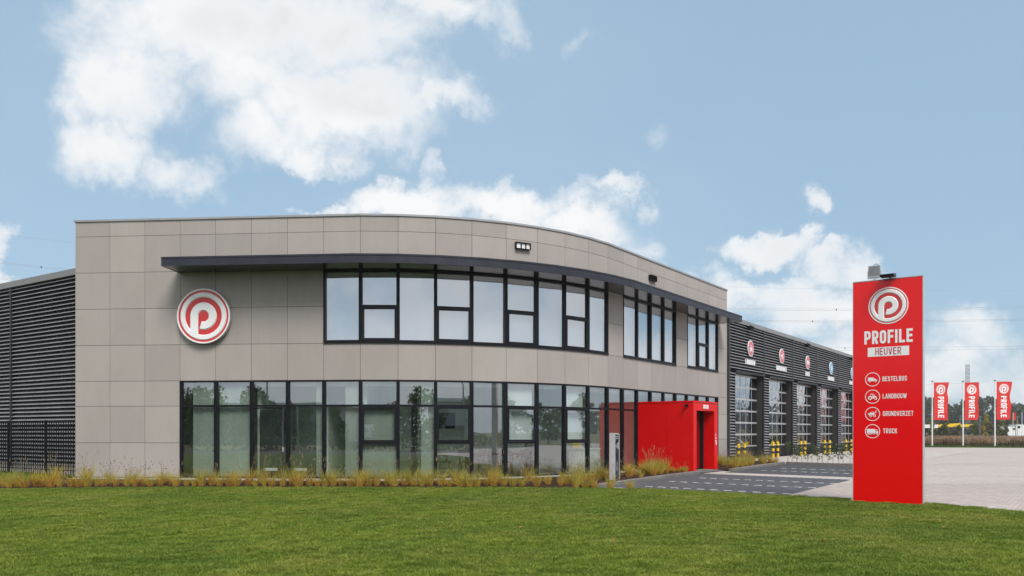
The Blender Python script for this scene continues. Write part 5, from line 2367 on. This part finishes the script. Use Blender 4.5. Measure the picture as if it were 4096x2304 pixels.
# overhead wires, sagging
M['wire'] = mat('wire_steel', (.30, .32, .36), .6)
WIRES = [((0, 1048), (3000, 1234), (4096, 1226), 'upper conductor of the overhead line crossing behind the hall'),
         ((0, 1054), (3000, 1240), (4096, 1233), 'second conductor close below the upper one of the overhead line'),
         ((0, 1110), (2990, 1281), (4096, 1276), 'third conductor of the overhead line crossing behind the hall'),
         ((0, 1116), (2990, 1286), (4096, 1281), 'fourth conductor of the overhead line, close below the third'),
         ((0, 937), (2990, 1149), (4096, 1160), 'thin topmost earth wire of the overhead line'),
         ((0, 1290), (3340, 1391), (4096, 1384), 'low conductor of the overhead line right of the totem'),
         ((0, 1300), (3340, 1402), (4096, 1396), 'lowest conductor of the upper overhead line right of the totem'),
         ((2600, 1585), (3700, 1541), (4096, 1514), 'wire passing behind the three flag tops')]
for k, (a, b, c, lab) in enumerate(WIRES):
    Y = 110
    co = np.polyfit([a[0], b[0], c[0]], [a[1], b[1], c[1]], 2)
    m = MB()
    xs_ = np.linspace(-1500 if k < 7 else 2400, 6000, 60)
    m.tube([pixel_point(x, np.polyval(co, x), Y) for x in xs_], .016 if k != 4 else .010, 4)
    root = thing('overhead_wire', lab, 'wire', pixel_point(0 if k < 7 else 3000, 1100, Y))
    obj('cable', m, 'wire', root)
    if k in (0, 2, 5):
        for x in ((165, 3345) if k == 0 else (2905, 3250) if k == 2 else (3380,)):
            q = pixel_point(x, np.polyval(co, x), Y)
            m = MB()
            m.box(q[0] - .05, q[0] + .05, Y - .05, Y + .05, q[2] - .18, q[2] + .02)
            obj('spacer', m, 'black', root)

# ------------------------------------------------------------------ the other side of the street, seen only as reflections
RT = [(-58, -26, 8.4), (-52, -22, 7.0), (-47, -21, 7.8), (-43.5, -25, 6.8), (-40, -21, 7.4), (-36.5, -22, 8.6), (-33, -26, 7.6), (-30.5, -22, 6.4), (-27, -23, 5.0), (-19, -27, 5.2), (-14.5, -24, 6.2), (-11.5, -22, 7.0), (-7, -25, 5.6),
      (-1, -23, 6.6), (5, -24, 7.4), (9, -22, 8.2), (14.5, -26, 7.6), (20, -23, 6.4), (27, -24, 6.6), (33, -27, 7.5), (41, -23, 7.0), (50, -20, 7.6), (58, -14, 7.2)]
for k, (x, y, h) in enumerate(RT):
    tree('roadside_tree', x, y, -.05, h * .8, h * .36, 'lf_green', 2200, .19, 'roadside tree mirrored in the ground floor windows', 'mirrored roadside trees', .15)
for k, (x, y, h) in enumerate(((84, -24, 6.5), (80, -15, 6.2), (83, -8, 7.0), (79, -2, 5.8), (84, 4, 6.6), (80, 10, 6.9), (85, 16, 6.0), (81, 23, 6.6), (87, 30, 7.0), (84, 37, 6.4))):
    tree('yard_tree', x, y, -.05, h, h * .42, 'lf_green', 1600, .26, 'tree beyond the yard mirrored in the curved windows', 'mirrored trees beyond the yard', .1)
hv = crown_pts(14000, 0, -18.2, .1, 2.4, 1.0, clumps=10)
hv[:, 0] = rg.uniform(-75, 70, len(hv))
hv[:, 2] = rg.uniform(0, 1, len(hv)) * (1.5 + .7 * np.sin(hv[:, 0] * .9) * np.sin(hv[:, 0] * .23 + 1))
hd = thing('roadside_hedge', 'low dark hedge across the road mirrored in the ground floor windows', 'hedge', (0, -18.2, 0))
quads_obj('foliage', leaves(hv, .16), 'lf_green', hd)
for k, (x0, x1, y0, h, mm, lab) in enumerate(((-30, -8, -48, 4.6, 'fascia', 'dark flat roofed shed mirrored in the left ground floor windows'), (14, 44, -52, 6.0, 'cap', 'pale flat roofed building mirrored in the curved windows'), (-75, -40, -55, 5.2, 'gutter', 'grey building mirrored in the leftmost windows'))):
    root = thing('street_building', lab, 'building', ((x0 + x1) / 2, y0, 0))
    m = MB()
    m.box(x0, x1, y0 - 14, y0, -.1, h)
    obj('wall', m, mm, root)
    m = MB()
    m.box(x0 - .4, x1 + .4, y0 - 14.4, y0 + .4, h + .002, h + .5)
    obj('roof', m, 'inceil', root)
    for j in range(int((x1 - x0) / 5)):
        m = MB()
        m.box(x0 + 1.5 + j * 5, x0 + 4.5 + j * 5, y0 + .005, y0 + .05, 1.0, 2.6)
        obj('window', m, 'black' if mm != 'fascia' else 'blind', root)
for k, (x, y) in enumerate(((-24, -9.5), (-4, -9.5), (18, -9.5))):
    root = thing('road_lamp', 'road lamp on a slim mast mirrored in the windows', 'lamp', (x, y, 0), 'mirrored road lamps')
    m = MB()
    m.tube([(x, y, 0), (x, y, 5.6), (x - .3, y, 6.0), (x - 1.2, y, 6.1)], [.08, .06, .05, .04], 7)
    obj('mast', m, 'cap', root)
    m = MB()
    m.box(x - 1.9, x - 1.1, y - .12, y + .12, 6.02, 6.14)
    obj('lamp_head', m, 'cap', root)

# ------------------------------------------------------------------ lawn blades
def _blade(t, b):
    f = tnoise(t, 2.6, 6, .7, 'World')
    f2 = tnoise(t, .35, 4, .55, 'World')
    f3 = tnoise(t, .6, 4, .65, 'World', (1, .6, 1))
    oi = t.nodes.new('ShaderNodeObjectInfo').outputs['Random']
    c = tramp(t, f, [(.32, (.11, .19, .014)), (.68, (.265, .335, .038))])
    c = tmix(t, tmath(t, 'MULTIPLY', oi, .4), c, (.27, .29, .075))
    c = tmix(t, tramp(t, f2, [(.42, (0, 0, 0)), (.68, (.6, .6, .6))]), c, (.09, .165, .022))
    c = tmix(t, tramp(t, f3, [(.5, (0, 0, 0)), (.72, (.75, .75, .75))]), c, (.33, .325, .075))
    t.links.new(c, b.inputs['Base Color'])


M['blade'] = mat('lawn_blade', rough=.6, spec=.25, build=_blade)
add_translucent(M['blade'], .35, (.1, .15, .03))
src = bpy.data.collections.new('lawn_clumps')
for k in range(6):
    V = blades(30, .075, .014, .044, .0042, .7)
    me = quads_obj('lawn_clump', V, 'blade')
    COL.objects.unlink(me)
    src.objects.link(me)
gm = MB()
near = [(-17, 23.3)] + EDGE + [(10.95, 15.3), (10.9, 12), (8.6, 6.5), (-8, 6.5), (-17.5, 20)]
near = [near[0]] + [(x, y) for x, y in EDGE if x > -15.5] + near[-5:]
gm.poly([(x, y, .0) for x, y in near][::-1])
gm.poly([(-19, 23.3, 0), (-15.7, 23.38, 0), (-15.9, 26.9, .10), (-15.0, 27.35, .15), (-19.6, 31.0, .17)])
lg = obj('lawn_grass', gm, 'blade')
tag(lg, 'short mown green lawn grass', 'grass', kind='stuff')
ng = bpy.data.node_groups.new('lawn_scatter', 'GeometryNodeTree')
ng.interface.new_socket('Geometry', in_out='INPUT', socket_type='NodeSocketGeometry')
ng.interface.new_socket('Geometry', in_out='OUTPUT', socket_type='NodeSocketGeometry')
gi, go = ng.nodes.new('NodeGroupInput'), ng.nodes.new('NodeGroupOutput')
dp = ng.nodes.new('GeometryNodeDistributePointsOnFaces')
dp.inputs['Density'].default_value = 330
ci = ng.nodes.new('GeometryNodeCollectionInfo')
ci.inputs['Collection'].default_value = src
ci.inputs['Separate Children'].default_value = True
ci.inputs['Reset Children'].default_value = True
ip = ng.nodes.new('GeometryNodeInstanceOnPoints')
ip.inputs['Pick Instance'].default_value = True
rv = ng.nodes.new('FunctionNodeRandomValue')
rv.data_type = 'FLOAT_VECTOR'
rv.inputs[0].default_value = (0, 0, 0)
rv.inputs[1].default_value = (0, 0, 6.28)
rs = ng.nodes.new('FunctionNodeRandomValue')
rs.data_type = 'FLOAT'
rs.inputs[2].default_value = .6
rs.inputs[3].default_value = 1.2
ng.links.new(gi.outputs[0], dp.inputs[0])
ng.links.new(dp.outputs[0], ip.inputs['Points'])
ng.links.new(ci.outputs[0], ip.inputs['Instance'])
ng.links.new(rv.outputs[0], ip.inputs['Rotation'])
nzn = ng.nodes.new('ShaderNodeTexNoise')
nzn.inputs['Scale'].default_value = 2.6
nzn.inputs['Detail'].default_value = 3
mrn = ng.nodes.new('ShaderNodeMapRange')
mrn.inputs[1].default_value, mrn.inputs[2].default_value, mrn.inputs[3].default_value, mrn.inputs[4].default_value = .3, .7, .6, 1.6
mln = ng.nodes.new('ShaderNodeMath')
mln.operation = 'MULTIPLY'
ng.links.new(nzn.outputs[0], mrn.inputs[0])
ng.links.new(mrn.outputs[0], mln.inputs[0])
ng.links.new(rs.outputs[1], mln.inputs[1])
ng.links.new(mln.outputs[0], ip.inputs['Scale'])
ng.links.new(ip.outputs[0], go.inputs[0])
md = lg.modifiers.new('scatter', 'NODES')
md.node_group = ng
# a few fallen leaves on the grass
M['fallen'] = noisy('fallen_leaf', (.35, .17, .05), (.45, .28, .09), 9, .8, coord='Object')
for k in range(9):
    x, y = rg.uniform(-6, 8), rg.uniform(10, 17)
    o = quads_obj('fallen_leaf', leaves(np.array([[0, 0, 0.0]]), .045, droop=0), 'fallen')
    o.location = (x, y, .045)
    o.rotation_euler = (R(8), R(5), rg.uniform(0, 6))
    tag(o, 'small fallen brown leaf on the lawn', 'leaf', 'fallen leaves on the lawn')

# ------------------------------------------------------------------ a place of its own in every label of a repeated kind
def ordinal(n):
    return str(n) + ('th' if 10 <= n % 100 <= 20 else {1: 'st', 2: 'nd', 3: 'rd'}.get(n % 10, 'th'))


by = {}
for o in SC.objects:
    if o.parent is None and 'label' in o and 'group' in o:
        by.setdefault(o['label'], []).append(o)
for lab, os_ in by.items():
    if len(os_) > 1:
        os_.sort(key=lambda o: o.location.y if o.location.x > 70 else o.location.x / max(o.location.y, 4) if o.location.y > 0 else o.location.x)
        for k, o in enumerate(os_):
            o['label'] = f'{lab}, {ordinal(k + 1)} from the left'

# ------------------------------------------------------------------ air
hz = MB()
hz.box(-3060, 3060, -1560, 3560, -1.2, 32)
hm = bpy.data.materials.new('haze_air')
hm.use_nodes = True
ht = hm.node_tree
ht.nodes.clear()
ho = ht.nodes.new('ShaderNodeOutputMaterial')
pv = ht.nodes.new('ShaderNodeVolumePrincipled')
pv.inputs['Color'].default_value = (.86, .9, .95, 1)
pv.inputs['Density'].default_value = .0003
ht.links.new(pv.outputs[0], ho.inputs['Volume'])
tag(obj('haze', hz, hm), kind='stuff')
